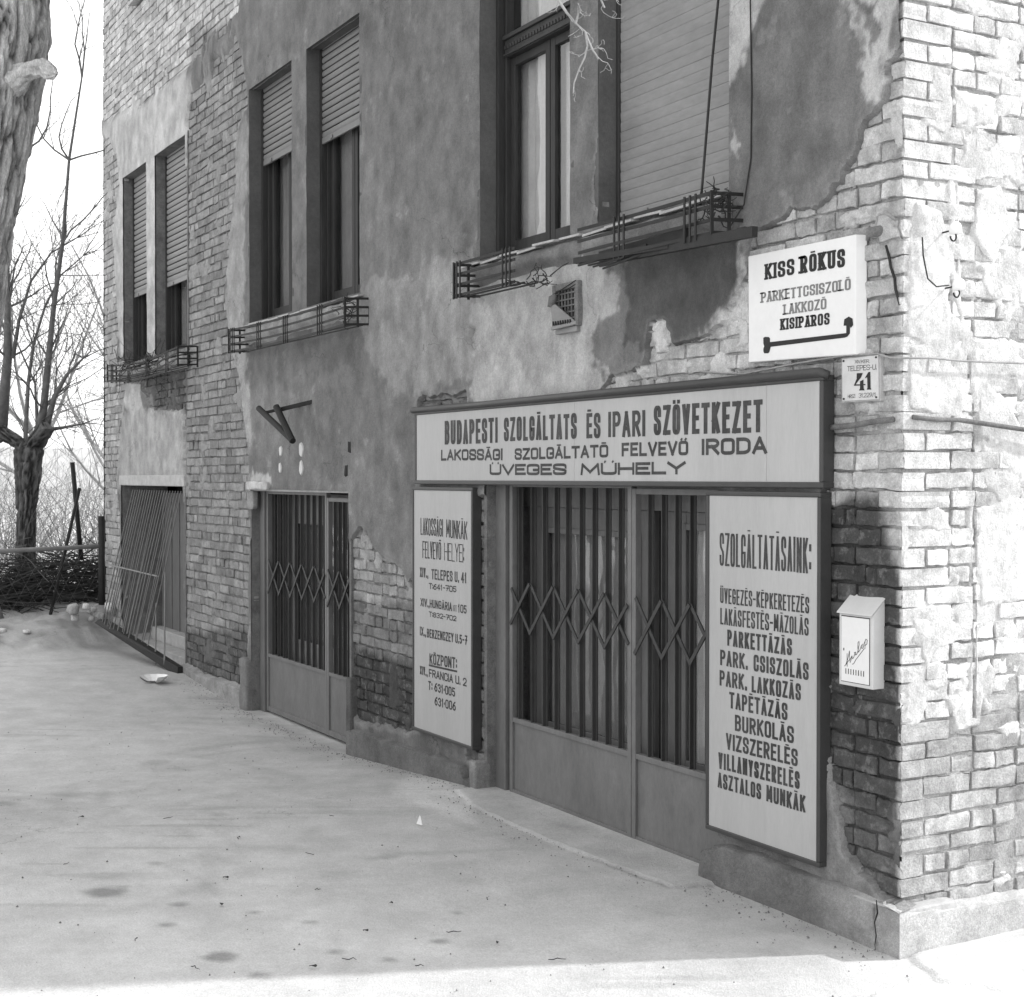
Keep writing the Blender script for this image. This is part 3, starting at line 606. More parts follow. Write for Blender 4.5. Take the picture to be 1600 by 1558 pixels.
for specs, sc_, fmap, tf, sd_, nm in ((corner, sc_c, front_map, None, 11, 'c'), (fs, sc_f, front_map, ftone, 12, 'f'), (ss, sc_s, side_map, stone, 13, 's')):
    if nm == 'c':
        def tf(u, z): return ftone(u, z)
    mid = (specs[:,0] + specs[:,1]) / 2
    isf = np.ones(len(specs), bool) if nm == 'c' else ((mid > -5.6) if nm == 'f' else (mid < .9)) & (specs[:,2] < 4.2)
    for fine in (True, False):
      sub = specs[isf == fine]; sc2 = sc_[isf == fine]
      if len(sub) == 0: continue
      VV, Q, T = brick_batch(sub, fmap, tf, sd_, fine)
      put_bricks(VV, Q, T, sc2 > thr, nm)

# ---- plaster coat of the street front
us = with_edges(axis([(XL,0),(-9,.028),(-5,.02),(-2.5,.014),(0.,.0105)]), OPEN, 0, 1)
zs = with_edges(axis([(.0,0),(3.9,.0115),(5.5,.018),(H,.12)]), OPEN, 2, 3)
U, W = np.meshgrid(us, zs, indexing='ij')
nz = .035 * fbm(U*5, W*5, 0, 3, 100) + .026 * fbm(U*20, W*20, 0, 4, 101)
sd = -(sd_union(U, W, BRICK) + nz)
sd = np.where(W > 6.1 + .0 * U, -.2, sd)
cell = np.interp(U, [XL, -5, 0], [.028, .018, .011])
inner = np.ones(U.shape, bool)
for o_ in OPEN: inner &= ~((U > o_[0] - .03) & (U < o_[1] + .03) & (W > o_[2] - .03) & (W < o_[3] + .03))
US, WS, sdS = snap(U, W, us, zs, sd, cell)
US = np.where(inner, US, U); WS = np.where(inner, WS, W); sd = np.where(inner, sdS, sd)
main = np.clip((sd + cell) / cell, 0, 1)
far = sstep(-.3, -1.5, U)
smear = sstep(.30, .42, fbm(U*4.2, W*5.5, 3, 5, 102) + .10 * (U > -1.2) * (W > 1.9) + .12 * (U < -9.5) * (W < 6) - .25 * (W > 5.9) + .22 * (U > -2.3) * (U < -.95) * (W > 2.25) * (W < 2.75))
# the coat stands proud in uneven lumps where it has broken off
h = np.maximum(main * (.034 + .0035 * (1 + fbm(U*2.2, W*2.2, 0, 3, 103)) + .0035 * fbm(U*9, W*9, 5, 3, 106)), smear * (.017 + .007 * fbm(U*26, W*26, 0, 3, 104) + .022 * (U > -2.3) * (U < -.95) * (W > 2.25) * (W < 2.75) * np.maximum(0, fbm(U*9, W*9, 4, 3, 107))))
lip = np.exp(-((sd - .03) / .02)**2) * .004 * (1 + fbm(U*12, W*12, 0, 2, 105))
h = h + lip * main
v = .014 - h
t = np.full(U.shape, .155)
n1 = fbm(U*5, W*5, 1, 6, 110); n2 = fbm(U*5, W*5, 8, 6, 111)
n1 = n1 + .35 * fbm(U*26, W*26, 3, 3, 118); n2 = n2 + .35 * fbm(U*26, W*26, 6, 3, 119)
for (val, s, p) in TONE:
    q = np.array(p); lo = q.min(0) - .5; hi = q.max(0) + .5
    m = (U > lo[0]) & (U < hi[0]) & (W > lo[1]) & (W < hi[1])
    if not m.any(): continue
    k = .10 + s
    d = sdpoly(U[m] + k * n1[m], W[m] + k * n2[m], p)
    a = sstep(-s - .008, s + .008, d); t[m] = t[m] * (1 - a) + val * a
# run-off streaks and flaked spots that belong to the coat itself
t = t * (1 + .13 * fbm(U*9, W*.9, 0, 3, 112)) * (1 + .30 * fbm(U*12, W*10, 3, 5, 116)) * (1 + .18 * fbm(U*1.4, W*1.2, 3, 3, 117))
t = t * (1 - .10 * sstep(.2, .5, fbm(U*2.4, W*2.0, 4, 4, 113)))
flake = sstep(.46, .50, fbm(U*6, W*6, 9, 5, 114)) * (main > .9)
t = t + flake * .05
edge = np.exp(-((sd - .006) / .012)**2)
t = t + edge * .05
t = np.where((main < .2) & (smear > .1), region_tone(U, W, BTONE, .2) * 1.12, t)
hm = (h > .003)
kp = hm[:-1,:-1] | hm[1:,:-1] | hm[1:,1:] | hm[:-1,1:]
wall_sheet('plaster', us, zs, v, np.clip(t, .03, .7), OPEN, front_map, M['plaster'], kp, UW=(US, WS))

# ---- mortar and render smears of the side wall, with the chase cut down it
us = axis([(.0,0),(.8,.008),(1.6,.02),(9.1,.2)]); zs = axis([(.1,0),(4.0,.009),(H,.12)])
U, W = np.meshgrid(us, zs, indexing='ij')
PATCH = [[(.06,2.98),(.22,2.96),(.27,2.7),(.26,2.45),(.20,2.36),(.10,2.40),(.0,2.42),(.03,2.6),(.02,2.8)],
         [(.02,2.42),(.42,2.42),(.50,2.25),(.34,2.1),(.02,2.15)],
         [(.42,2.30),(.58,2.20),(.72,2.05),(.75,1.85),(.45,1.95),(.40,2.1)],
         [(.40,3.05),(.55,3.1),(.62,2.9),(.50,2.75),(.36,2.85)],
         [(.22,1.0),(.46,1.02),(.44,.86),(.30,.84)], [(.35,1.75),(.75,1.8),(.75,1.35),(.42,1.35)]]
chx = np.interp(W, [.9, 1.7, 2.1, 2.4, 2.7, 3.3, 3.9], [.40, .40, .38, .35, .29, .27, .25]) + .006 * fbm(W*5, 0*W, 0, 3, 130)
band = .030 * (1 + .9 * fbm(U*4, W*4, 2, 4, 131)) - np.abs(U - chx - .012 * fbm(W*7, 0*W, 1, 3, 134))
band = np.where(W < .88, -.3, band)
sdp = np.maximum(sd_union(U, W, PATCH) + .03 * fbm(U*8, W*8, 0, 4, 120), band + .006 * fbm(U*25, W*25, 0, 3, 132))
main = sstep(0, .02, sdp)
smear = sstep(.11, .26, fbm(U*5, W*6, 3, 5, 122) + .06 * (W > 1.2) - .3 * (W < .75) - .5 * (U > 1.3))
h = np.maximum(main * (.016 + .004 * (band < 0) + .008 * fbm(U*7, W*7, 0, 4, 123) + .004 * fbm(U*28, W*28, 0, 2, 124)), smear * (.0155 + .005 * fbm(U*24, W*24, 0, 3, 125)))
lump = sd_union(U, W, [PATCH[0]])
h = h + .02 * sstep(0, .06, lump) * np.maximum(0, .2 + fbm(U*11, W*11, 2, 3, 126))
groove = sstep(.009, .003, np.abs(U - chx - .006)) * sstep(.05, .25, fbm(U*1, W*1.4, 4, 2, 133) + .2) * (W > .9)
h = h - groove * .05
v = .014 - h
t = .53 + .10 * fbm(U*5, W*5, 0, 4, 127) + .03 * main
t = t * (1 - .35 * groove)
hm = (h > .003) | (groove > .05)
kp = hm[:-1,:-1] | hm[1:,:-1] | hm[1:,1:] | hm[:-1,1:]
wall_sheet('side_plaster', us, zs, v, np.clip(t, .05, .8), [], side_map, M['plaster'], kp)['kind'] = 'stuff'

# ---- plinth
PLF = [[(-1.24,-.6),(-1.24,.15),(-1.1,.20),(-.7,.21),(-.35,.20),(.2,.195),(.2,-.6)],
       [(-5.47,-.6),(-5.47,.06),(-5.2,.09),(-4.6,.09),(-4.0,.11),(-3.66,.12),(-3.6,.04),(-3.44,.04),(-3.44,-.6)],
       [(-9.55,-.6),(-9.55,.07),(-9.0,.04),(-8.3,.06),(-7.7,.04),(-7.7,-.6)]]
us = with_edges(axis([(-9.6,0),(-5.5,.03),(-3.4,.02),(-1.3,.3),(.07,.014)]), OPEN, 0, 1); zs = axis([(-.4,0),(-.1,.1),(.3,.012)])
U, W = np.meshgrid(us, zs, indexing='ij')
sd = sd_union(U, W, PLF) + .018 * fbm(U*6, W*6, 0, 3, 140) * (U < -.3)
top = sstep(0, .014, sd)
v = .02 - top * (.09 + .006 * fbm(U*3, W*6, 0, 3, 141) * (U < -.02)) 
t = np.where(U > -1.3, .15 + .12 * sstep(-.5, -.1, U), np.where(U < -7, .26, .14)) * (1 + .25 * fbm(U*3, W*5, 0, 4, 142))
crack = np.exp(-((U + .06 - .02 * fbm(W*9, W*0, 0, 3, 143)) / .004)**2)
t = t * (1 - .6 * crack)
kp = (top[:-1,:-1] > .01) | (top[1:,1:] > .01)
uc_ = (us[:-1] + us[1:]) / 2
for (a_, b_) in ((-9.7, -6.6), (-6.6, -2.3), (-2.3, .2)):
    wall_sheet('plinth', us, zs, v, np.clip(t, .05, .7), [], front_map, M['plinth'], kp & ((uc_ > a_) & (uc_ < b_))[:, None])
us = axis([(-.07,0),(1.5,.015),(9.2,.3)]); U, W = np.meshgrid(us, zs, indexing='ij')
sd = sdpoly(U, W, [(-.2,-.6),(-.2,.195),(.0,.19),(.35,.165),(.75,.15),(9.5,.12),(9.5,-.6)]) + .006 * fbm(U*6, W*6, 0, 3, 144) * (U > .05)
top = sstep(0, .014, sd); v = .02 - top * (.09 + .004 * fbm(U*3, W*6, 0, 3, 145) * (U > 0))
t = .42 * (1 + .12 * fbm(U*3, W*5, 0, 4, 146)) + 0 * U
kp = (top[:-1,:-1] > .01) | (top[1:,1:] > .01)
wall_sheet('side_plinth', us, zs, v, np.clip(t, .05, .7), [], side_map, M['plinth'], kp)
MB().box(-.2, .064, -.064, .25, -.3, .184).build('plinth_corner', M['lintel'], B, bevel=.006)
m = MB(); m.tube([(-.058,-.0705,.20),(-.05,-.071,.15),(-.066,-.071,.11),(-.056,-.071,.06),(-.064,-.071,.02),(-.052,-.071,-.03)], [.002,.004,.003,.004,.002,.002], 4); m.build('crack', M['void'], B)
# rough mortar ledge between brickwork and plinth stays in the sheets above

# ------------------------------------------------------------------ openings of the street front
def jambs(o, y1, front=-.0215, material=None, name='reveal', bottom=True):
    x0, x1, z0, z1 = o
    mb = MB(); t = .035
    mb.box(x0 - t, x0, front, y1, z0, z1 + t); mb.box(x1, x1 + t, front, y1, z0, z1 + t)
    mb.box(x0, x1, front + .001, y1, z1, z1 + t)
    if bottom: mb.box(x0 - .0, x1 + .0, -.0, y1, z0 - t, z0)
    return mb.build(name, material or M['reveal'], B)
def curtain(x0, x1, z0, z1, y, name, material, parent, amp=.012, wl=.07, seed=1):
    us = np.linspace(x0, x1, 110); zs = np.array([z0, z0 + (z1-z0)*.33, z0 + (z1-z0)*.66, z1])
    U, W = np.meshgrid(us, zs, indexing='ij')
    vv = y + amp * np.sin(U / wl * 6.283 + 2.2 * fbm(U*5, W*.3, seed, 2, 150 + seed)) + amp * .8 * fbm(U*11, W*.4, seed, 2, 160 + seed)
    V = np.stack([U, vv, W], -1).reshape(-1, 3)
    return link(name, np_mesh(name, V, grid_faces(len(us), len(zs)), None, True), material, parent)
slat_mesh = {}
def window(o, shut, y=.13, transom=None, cur=None, closed=False, slat_tone='slat', pitch=.052, label=None, dark=True):
    x0, x1, z0, z1 = o
    f = M['frame']
    mb = MB(); w_ = .055
    mb.box(x0, x0 + w_, y, y + .10, z0, z1); mb.box(x1 - w_, x1, y, y + .10, z0, z1)
    mb.box(x0 + w_, x1 - w_, y + .002, y + .10, z1 - .08, z1); mb.box(x0 + w_, x1 - w_, y + .002, y + .10, z0, z0 + .05)
    # shutter guide rails
    mb.box(x0 + .001, x0 + .03, y - .045, y, z0 + .01, z1); mb.box(x1 - .03, x1 - .001, y - .045, y, z0 + .01, z1)
    win = mb.build('window', f, B, bevel=.003)
    if label: win['label'] = label
    ax0, ax1, az0, az1 = x0 + w_, x1 - w_, z0 + .05, z1 - .08
    if transom:
        mb = MB(); mb.box(ax0, ax1, y - .012, y + .07, transom, transom + .10); mb.box(ax0, ax1, y - .03, y + .02, transom + .10, transom + .125)
        mb.box(ax0, ax1, y - .022, y - .012, transom + .005, transom + .02)
        k = ax0
        while k < ax1 - .03:
            mb.box(k, k + .022, y - .02, y - .011, transom + .045, transom + .068); k += .034
        mb.build('transom', f, win, bevel=.002)
    top = transom or az1
    xm = (ax0 + ax1) / 2
    for (a, b) in ((ax0, xm - .004), (xm + .004, ax1)):
        mb = MB(); s = .05
        mb.box(a, a + s, y + .03, y + .075, az0, top); mb.box(b - s, b, y + .03, y + .075, az0, top)
        mb.box(a + s, b - s, y + .032, y + .073, az0, az0 + .07); mb.box(a + s, b - s, y + .032, y + .073, top - s, top)
        sash = mb.build('sash', M['sash'] if not dark else M['frame'], win, bevel=.003)
        if not closed:
            mb = MB(); mb.box(a + s, b - s, y + .05, y + .054, az0 + .07, top - s); mb.build('pane', M['glass'], win)
    if transom:
        mb = MB(); mb.box(ax0, ax1, y + .05, y + .054, transom + .125, az1); mb.build('pane', M['glass'], win)
    if not closed:
        curtain(ax0 - .3, ax1 + .02, az0 - .05, az1, y + .115, 'curtain', cur or M['curtain_dark'], win, .014, .09, int(abs(x0)*10))
    key = (round(x1 - x0, 2), pitch, slat_tone, closed)
    if key not in slat_mesh:
        hw = (x1 - x0) / 2 - .012; mb = MB()
        n_ = 4; th = .009; hz = pitch * (.955 if closed else .80)
        for i in range(n_):
            a0 = i / n_; a1 = (i + 1) / n_
            cv = .0015 if closed else .006; c0 = cv * math.sin(math.pi * a0) + (.0025*a0 if closed else 0); c1 = cv * math.sin(math.pi * a1) + (.0025*a1 if closed else 0)
            mb.hexa([(-hw, -c0, a0*hz), (hw, -c0, a0*hz), (hw, th - c0, a0*hz), (-hw, th - c0, a0*hz),
                     (-hw, -c1, a1*hz), (hw, -c1, a1*hz), (hw, th - c1, a1*hz), (-hw, th - c1, a1*hz)])
        me = bpy.data.meshes.new('slat'); me.from_pydata(mb.v, [], mb.f); me.materials.append(M[slat_tone]); slat_mesh[key] = me
    z = shut + .05
    if shut < z1 - .02:
        mb = MB(); mb.box(x0 + .012, x1 - .012, y - .036, y - .018, shut, shut + .046)
        mb.box((x0+x1)/2 - .3, (x0+x1)/2 - .26, y - .046, y - .037, shut + .005, shut + .03); mb.box((x0+x1)/2 + .26, (x0+x1)/2 + .3, y - .046, y - .037, shut + .005, shut + .03)
        mb.build('shutter_bottom_rail', M[slat_tone], win, bevel=.002)
        while z < z1:
            s = link('slat', slat_mesh[key], None, win); s.location = ((x0+x1)/2, y - .030 + random.uniform(-.001, .001), z)
            s.rotation_euler = (0, random.uniform(-.0012, .0012), 0); z += pitch
    return win
M['slat_dark'] = mat('dull_shutter_slat', .20, var=.14, scale=6, rough=.6, bump=.0006, bscale=120, stretch=(.3,1,1))
jambs(OPEN[3], .14); jambs(OPEN[4], .14); jambs(OPEN[5], .14); jambs(OPEN[6], .14)
jambs(OPEN[7], .14, -.008, M['stone']); jambs(OPEN[8], .14, -.008, M['stone'])
for o in OPEN[9:]: jambs(o, .14, -.006, M['stone'])
window(OPEN[3], 5.15, transom=4.40, cur=M['curtain'], dark=True)
window(OPEN[4], 3.22, closed=True, slat_tone='slat_dark', label='window fully closed by a roller shutter')
M['slat_mid'] = mat('mid_shutter_slat', .17, var=.14, scale=6, rough=.6, bump=.0006, bscale=120, stretch=(.3,1,1))
window(OPEN[5], 4.53, slat_tone='slat_mid'); window(OPEN[6], 4.45, slat_tone='slat_mid')
window(OPEN[7], 3.86, slat_tone='slat', pitch=.058); window(OPEN[8], 3.83, pitch=.058)
for o in OPEN[9:]: window(o, 8.1)
# pale sash stiles of the open window
# sills
def sill(x0, x1, z, y0=-.075, material='tin', broken=0):
    mb = MB(); n = max(2, int((x1 - x0) / .22)); 
    for i in range(n):
        a = x0 + (x1-x0)*i/n; b = x0 + (x1-x0)*(i+1)/n - .001
        dz = random.uniform(-.006, .006) * (1 + broken); dy = random.uniform(-.012, .012) * (1 + broken)
        mb.hexa([(a, y0+dy, z+dz-.012), (b, y0+dy*.6, z+dz*.4-.012), (b, .13, z+.010), (a, .13, z+.010), (a, y0+dy, z+dz), (b, y0+dy*.6, z+dz*.4), (b, .13, z+.022), (a, .13, z+.022)])
    mb.build('window_sill', M[material], B)
sill(-3.62, -2.30, 3.165, broken=1); sill(-2.28, -1.05, 3.165, broken=1); sill(-7.72, -5.22, 3.165); sill(-11.9, -9.4, 3.075, broken=1)
for o in OPEN[9:]: sill(o[0] - .05, o[1] + .05, o[2] - .02)
def ledge(x0, x1, z0, z1, d, tone_, seed, wob=.02):
    us = np.arange(x0, x1, .02); zs = np.linspace(z0, z1, 10)
    U, W = np.meshgrid(us, zs, indexing='ij')
    k = (W - z0) / (z1 - z0)
    edge_ = np.minimum(sstep(0, .06, U - x0), sstep(0, .06, x1 - U))
    v = -.02 - d * edge_ * sstep(0, .45, k + wob * 10 * fbm(U*4, W*0, seed, 3, seed)) * (.8 + .5 * fbm(U*8, W*12, seed, 3, seed+1))
    v = np.where(k > .98, .05, v)
    t = tone_ * (1 + .35 * fbm(U*7, W*9, seed, 3, seed + 2))
    V = np.stack([U, v, W], -1).reshape(-1, 3)
    link('sill_ledge', np_mesh('sill_ledge', V, grid_faces(len(us), len(zs)), np.clip(t, .05, .6).reshape(-1), True), M['plinth'], B)
ledge(-3.58, -2.32, 3.02, 3.155, .05, .16, 200); ledge(-2.32, -1.02, 3.0, 3.155, .05, .18, 210); ledge(-7.7, -5.25, 2.99, 3.155, .05, .30, 220); ledge(-11.9, -9.42, 2.93, 3.06, .05, .28, 230)

# ---- folding gates
def lattice(x0, x1, peaks, zt, zb, y, parent, pitch):
    """two crossed zigzags of flat bars: every arm its own piece"""
    k = peaks
    segs = []
    while k < x1 + pitch:
        for (za, zb_) in ((zt, zb), (zb, zt)):
            a = [k, za]; b = [k + pitch, zb_]
            # clip to the leaf
            if b[0] > x1: f = (x1 - a[0]) / (b[0] - a[0]); b = [x1, a[1] + (b[1]-a[1]) * f]
            if a[0] < x0: f = (x0 - a[0]) / (b[0] - a[0]); a = [x0, a[1] + (b[1]-a[1]) * f]
            if b[0] - a[0] > .02: segs.append((a, b, za > zb_))
        k += pitch
    for i, (a, b, dn) in enumerate(segs):
        mb = MB(); yy = y if dn else y - .007
        mb.bar((a[0], yy, a[1]), (b[0], yy, b[1]), .021, .007, (0, 0, 1))
        
        mb.build('lattice_arm', M['lattice'], parent)
def gate_leaf(name, x0, x1, zb, zk, zt, y, bars, peaks, pitch, zl=(1.26, .97)):
    g = MB()
    g.box(x0, x0 + .035, y - .018, y + .018, zb, zt); g.box(x1 - .035, x1, y - .018, y + .018, zb, zt)
    g.box(x0 + .035, x1 - .035, y - .016, y + .016, zk - .028, zk); g.box(x0 + .035, x1 - .035, y - .016, y + .016, zt - .03, zt)
    g.box(x0 + .035, x1 - .035, y - .016, y + .016, zb, zb + .04)
    leaf = g.build(name, M['gate'], B, bevel=.002)
    MB().box(x0 + .036, x1 - .036, y - .004, y + .004, zb + .04, zk - .028).build('kick_panel', M['gate'], leaf)
    for b in bars:
        m = MB(); dx = random.uniform(-.002, .002)
        m.box(b - .011 + dx, b - .006 + dx, y - .014, y + .012, zk, zt - .03); m.box(b - .006 + dx, b + .011 + dx, y + .006, y + .012, zk, zt - .03)
        m.build('bar', M['gate_bar'], leaf)
    lattice(x0 + .03, x1 - .02, peaks, zl[0], zl[1], y - .022, leaf, pitch)
    return leaf
# shop entrance
o = OPEN[0]
jambs(o, .34, -.008, M['stone'], bottom=False)
MB().box(-3.419, -3.30, .05, .12, -.03, 1.859).build('gate_post', M['gate'], B, bevel=.004)
gate_leaf('folding_gate', -3.27, -1.985, -.012, .455, 1.85, .08, [-3.16, -3.014, -2.88, -2.75, -2.626, -2.486, -2.357, -2.225, -2.1], -3.276, .262)
gate_leaf('folding_gate', -1.98, -1.16, -.012, .455, 1.82, .08, [-1.83, -1.712, -1.598, -1.474, -1.35, -1.24], -1.94, .237)
# the doors behind it
def door_leaf(x0, x1, zb, zt, y, px0, px1, pz0, pz1, cm, seed, cname):
    m = MB()
    m.box(x0, px0, y, y + .05, zb, zt); m.box(px1, x1, y, y + .05, zb, zt); m.box(px0, px1, y + .001, y + .05, pz1, zt); m.box(px0, px1, y + .001, y + .05, zb, pz0)
    m.box(px0 - .02, px0 + .012, y - .012, y - .0, pz0 - .02, pz1 + .02); m.box(px1 - .012, px1 + .02, y - .012, y - .0, pz0 - .02, pz1 + .02)
    m.box(px0 + .012, px1 - .012, y - .011, y - .0, pz1 - .012, pz1 + .02); m.box(px0 + .012, px1 - .012, y - .011, y - .0, pz0 - .02, pz0 + .012)
    d = m.build('shop_door', M['door'], B, bevel=.003)
    MB().box(px0, px1, y + .02, y + .024, pz0, pz1).build('pane', M['glass'], d)
    curtain(px0 - .08, px1 + .03, pz0 - .03, pz1 + .03, y + .052, cname, cm, d, .010, .09, seed)
    return d
door_leaf(-3.39, -2.06, -.02, 1.70, .26, -3.20, -2.20, .42, 1.56, M['curtain_dark'], 3, 'curtain')
door_leaf(-1.98, -1.16, -.02, 1.70, .26, -1.78, -1.19, .42, 1.62, M['curtain'], 5, 'curtain')
MB().box(-3.42, -1.15, .24, .32, 1.702, 1.86).build('door_head', M['door'], B)
MB().box(-2.058, -1.982, .29, .33, -.02, 1.70).build('leaf_gap_dark', M['void'], B)  # near-black strip stands in for the shade between the two door leaves
# second entrance
o = OPEN[1]
jambs(o, .34, -.018, M['stone'], bottom=False)
MB().box(-7.61, -7.50, .05, .12, -.12, 1.77).build('gate_post', M['gate'], B, bevel=.004)
gate_leaf('folding_gate', -7.475, -6.135, -.10, .385, 1.765, .08, [-7.345, -7.212, -7.081, -6.954, -6.816, -6.685, -6.556, -6.426, -6.30, -6.2], -7.42, .262, (1.18, .90))
gate_leaf('folding_gate', -6.13, -5.505, -.10, .385, 1.72, .08, [-5.992, -5.902, -5.813, -5.72, -5.62], -6.10, .24, (1.17, .89))
door_leaf(-7.58, -5.51, -.12, 1.74, .27, -7.35, -5.75, .5, 1.50, M['door'], 7, 'inner_panel')
# low opening at the far end
o = OPEN[2]
jambs(o, .5, -.008, M['stone'], bottom=False)
m = MB(); m.box(-11.9, -10.35, .42, .47, 0., 1.70); 
for k in range(5): m.box(-11.8 + k*.29, -11.78 + k*.29, .41, .42, .1, 1.6)
m.build('cellar_door', M['door'], B)
m = MB(); m.box(-10.34, -9.62, .40, .46, .15, 1.70); m.box(-10.2, -9.75, .39, .40, .5, 1.5); cd = m.build('cellar_door', M['gate_bar'], B)
m = MB(); m.box(-11.94, -9.61, .12, .5, -.1, .06); m.box(-11.94, -9.61, .30, .5, .06, .20); m.build('cellar_step', M['lintel'], B, bevel=.01)
m = MB(); m.box(-12.02, -9.55, -.03, .30, 1.785, 1.895); m.build('lintel', M['lintel'], B, bevel=.008)
m = MB(); m.box(-7.72, -5.47, -.012, .30, 1.76, 1.80); m.build('lintel', M['lintel'], B, bevel=.004)
# guard stones by the second entrance
def rough_block(name, x0, x1, y0, y1, z0, z1, material, seed, parent=None, amp=.012, tone=None, nseg=7):
    bm = __import__('bmesh').new(); import bmesh
    bmesh.ops.create_cube(bm, size=1); bmesh.ops.subdivide_edges(bm, edges=bm.edges[:], cuts=nseg, use_grid_fill=True)
    V = np.array([v.co[:] for v in bm.verts]); 
    P = np.stack([x0 + (V[:,0]+.5)*(x1-x0), y0 + (V[:,1]+.5)*(y1-y0), z0 + (V[:,2]+.5)*(z1-z0)], 1)
    ctr = P.mean(0); n3 = fbm(P[:,0]*9, P[:,1]*9, P[:,2]*9, 3, seed)
    D = P - ctr; D = D / (np.linalg.norm(D, axis=1, keepdims=True) + 1e-6)
    P = P + D * (n3 * amp)[:, None]
    r = (np.abs(V) > .49).sum(1)[:, None]; P = P - D * np.where(r > 1, amp * .7, 0)
    for v_, p in zip(bm.verts, P): v_.co = p
    me = bpy.data.meshes.new(name); bm.to_mesh(me); bm.free()
    a = me.attributes.new('tone', 'FLOAT', 'POINT'); a.data.foreach_set('value', np.full(len(P), tone or .2, np.float32))
    me.polygons.foreach_set('use_smooth', [True] * len(me.polygons))
    return link(name, me, material, parent)
rough_block('guard_stone', -7.80, -7.62, -.075, .10, -.3, .32, M['plinth'], 3, B, .018, .17)
rough_block('guard_stone', -5.495, -5.41, -.05, .03, -.3, .43, M['plinth'], 4, B, .018, .09)
rough_block('guard_stone', -3.50, -3.42, -.09, .02, -.1, .17, M['plinth'], 5, B, .01, .2)
# pale repair lumps over the second entrance
rough_block('mortar_lump', -7.66, -7.15, -.055, .0, 1.77, 1.84, M['plinth'], 9, B, .02, .5)
rough_block('mortar_lump', -7.72, -7.56, -.03, .02, 1.60, 1.76, M['plinth'], 10, B, .02, .25)
for i, (x, z, r) in enumerate([(-6.88, 2.087, .035), (-6.428, 2.09, .045), (-6.895, 1.952, .03), (-6.428, 1.95, .04)]):
    m = MB(); pts = [(x + r*.8*math.cos(a)*(1+.15*math.sin(3*a+i)), -.034, z + r*1.2*math.sin(a)*(1+.15*math.cos(2*a+i))) for a in np.linspace(0, 6.283, 13)[:-1]]
    b = len(m.v); m.poly(pts); m.v += [(p[0]*1.0 + (p[0]-x)*.2, -.018, p[2] + (p[2]-z)*.2) for p in pts]
    for k in range(12): m.f.append((k, (k+1) % 12, 12 + (k+1) % 12, 12 + k))
    m.build('plaster_plug', M['mailbox'], B)
for (x, z) in [(-5.478, 2.098), (-5.538, 1.927)]:
    rough_block('socket_hole', x - .03, x + .03, -.028, .03, z - .045, z + .045, M['void'], 12, B, .012)

# exposed masonry around the pillar between the two near windows
def pts_ledge(): pass
# vent of a gas heater
v_ = MB(); x0, x1, z0, z1 = -2.585, -2.32, 2.685, 2.925
v_.box(x0, x0+.03, -.056, .02, z0, z1); v_.box(x1-.03, x1, -.056, .02, z0, z1); v_.box(x0+.03, x1-.03, -.055, .02, z1-.035, z1); v_.box(x0+.03, x1-.03, -.055, .02, z0, z0+.03)
vent = v_.build('wall_vent', M['stone'], B, bevel=.005)
MB().box(x0+.029, x1-.029, -.034, -.026, z0+.029, z1-.034).build('vent_back', M['void'], vent)
for k in range(6): MB().box(x0+.045+k*.033, x0+.052+k*.033, -.044, -.036, z0+.03, z1-.035).build('grid_bar', M['stone'], vent)
for k in range(5): MB().box(x0+.03, x1-.03, -.0465, -.0385, z0+.045+k*.034, z0+.052+k*.034).build('grid_bar', M['stone'], vent)
hood = MB(); hp = [(-2.53,-.10,2.80),(-2.49,-.10,2.81),(-2.34,-.055,2.70),(-2.54,-.075,2.685)]
hood.v = [(a, b, c_) for a, b, c_ in hp] + [(a, b + .012, c_ + .002) for a, b, c_ in hp]; hood.f = [(3,2,1,0),(4,5,6,7),(0,1,5,4),(1,2,6,5),(2,3,7,6),(3,0,4,7)]
hood.bar((-2.55,-.076,2.685),(-2.33,-.052,2.70), .018, .02); hood.box(-2.56,-2.34,-.05,.0,2.655,2.685)
hood.build('hood', M['slat'], vent, bevel=.003)
hs = MB()
for k in range(8): hs.box(-2.53+k*.021, -2.521+k*.021, -.086+k*.0025, -.07+k*.0025, 2.70, 2.722)
hs.build('hood_slot', M['void'], vent)
m = MB(); m.tube([(-2.535,-.09,2.80),(-2.53,-.085,2.85),(-2.52,-.07,2.865)], [.022,.022,.012], 10); m.build('duct_end', M['stone'], vent, True)
m = MB(); m.tube([(x0+.02,-.06,z1-.05),(x0+.12,-.065,z1-.035),(x1-.02,-.055,z1+.0)], .003, 5); m.tube([(x0+.02,-.06,z1-.07),(x1-.02,-.055,z1-.02)], .003, 5); m.build('vent_wire', M['iron'], vent)

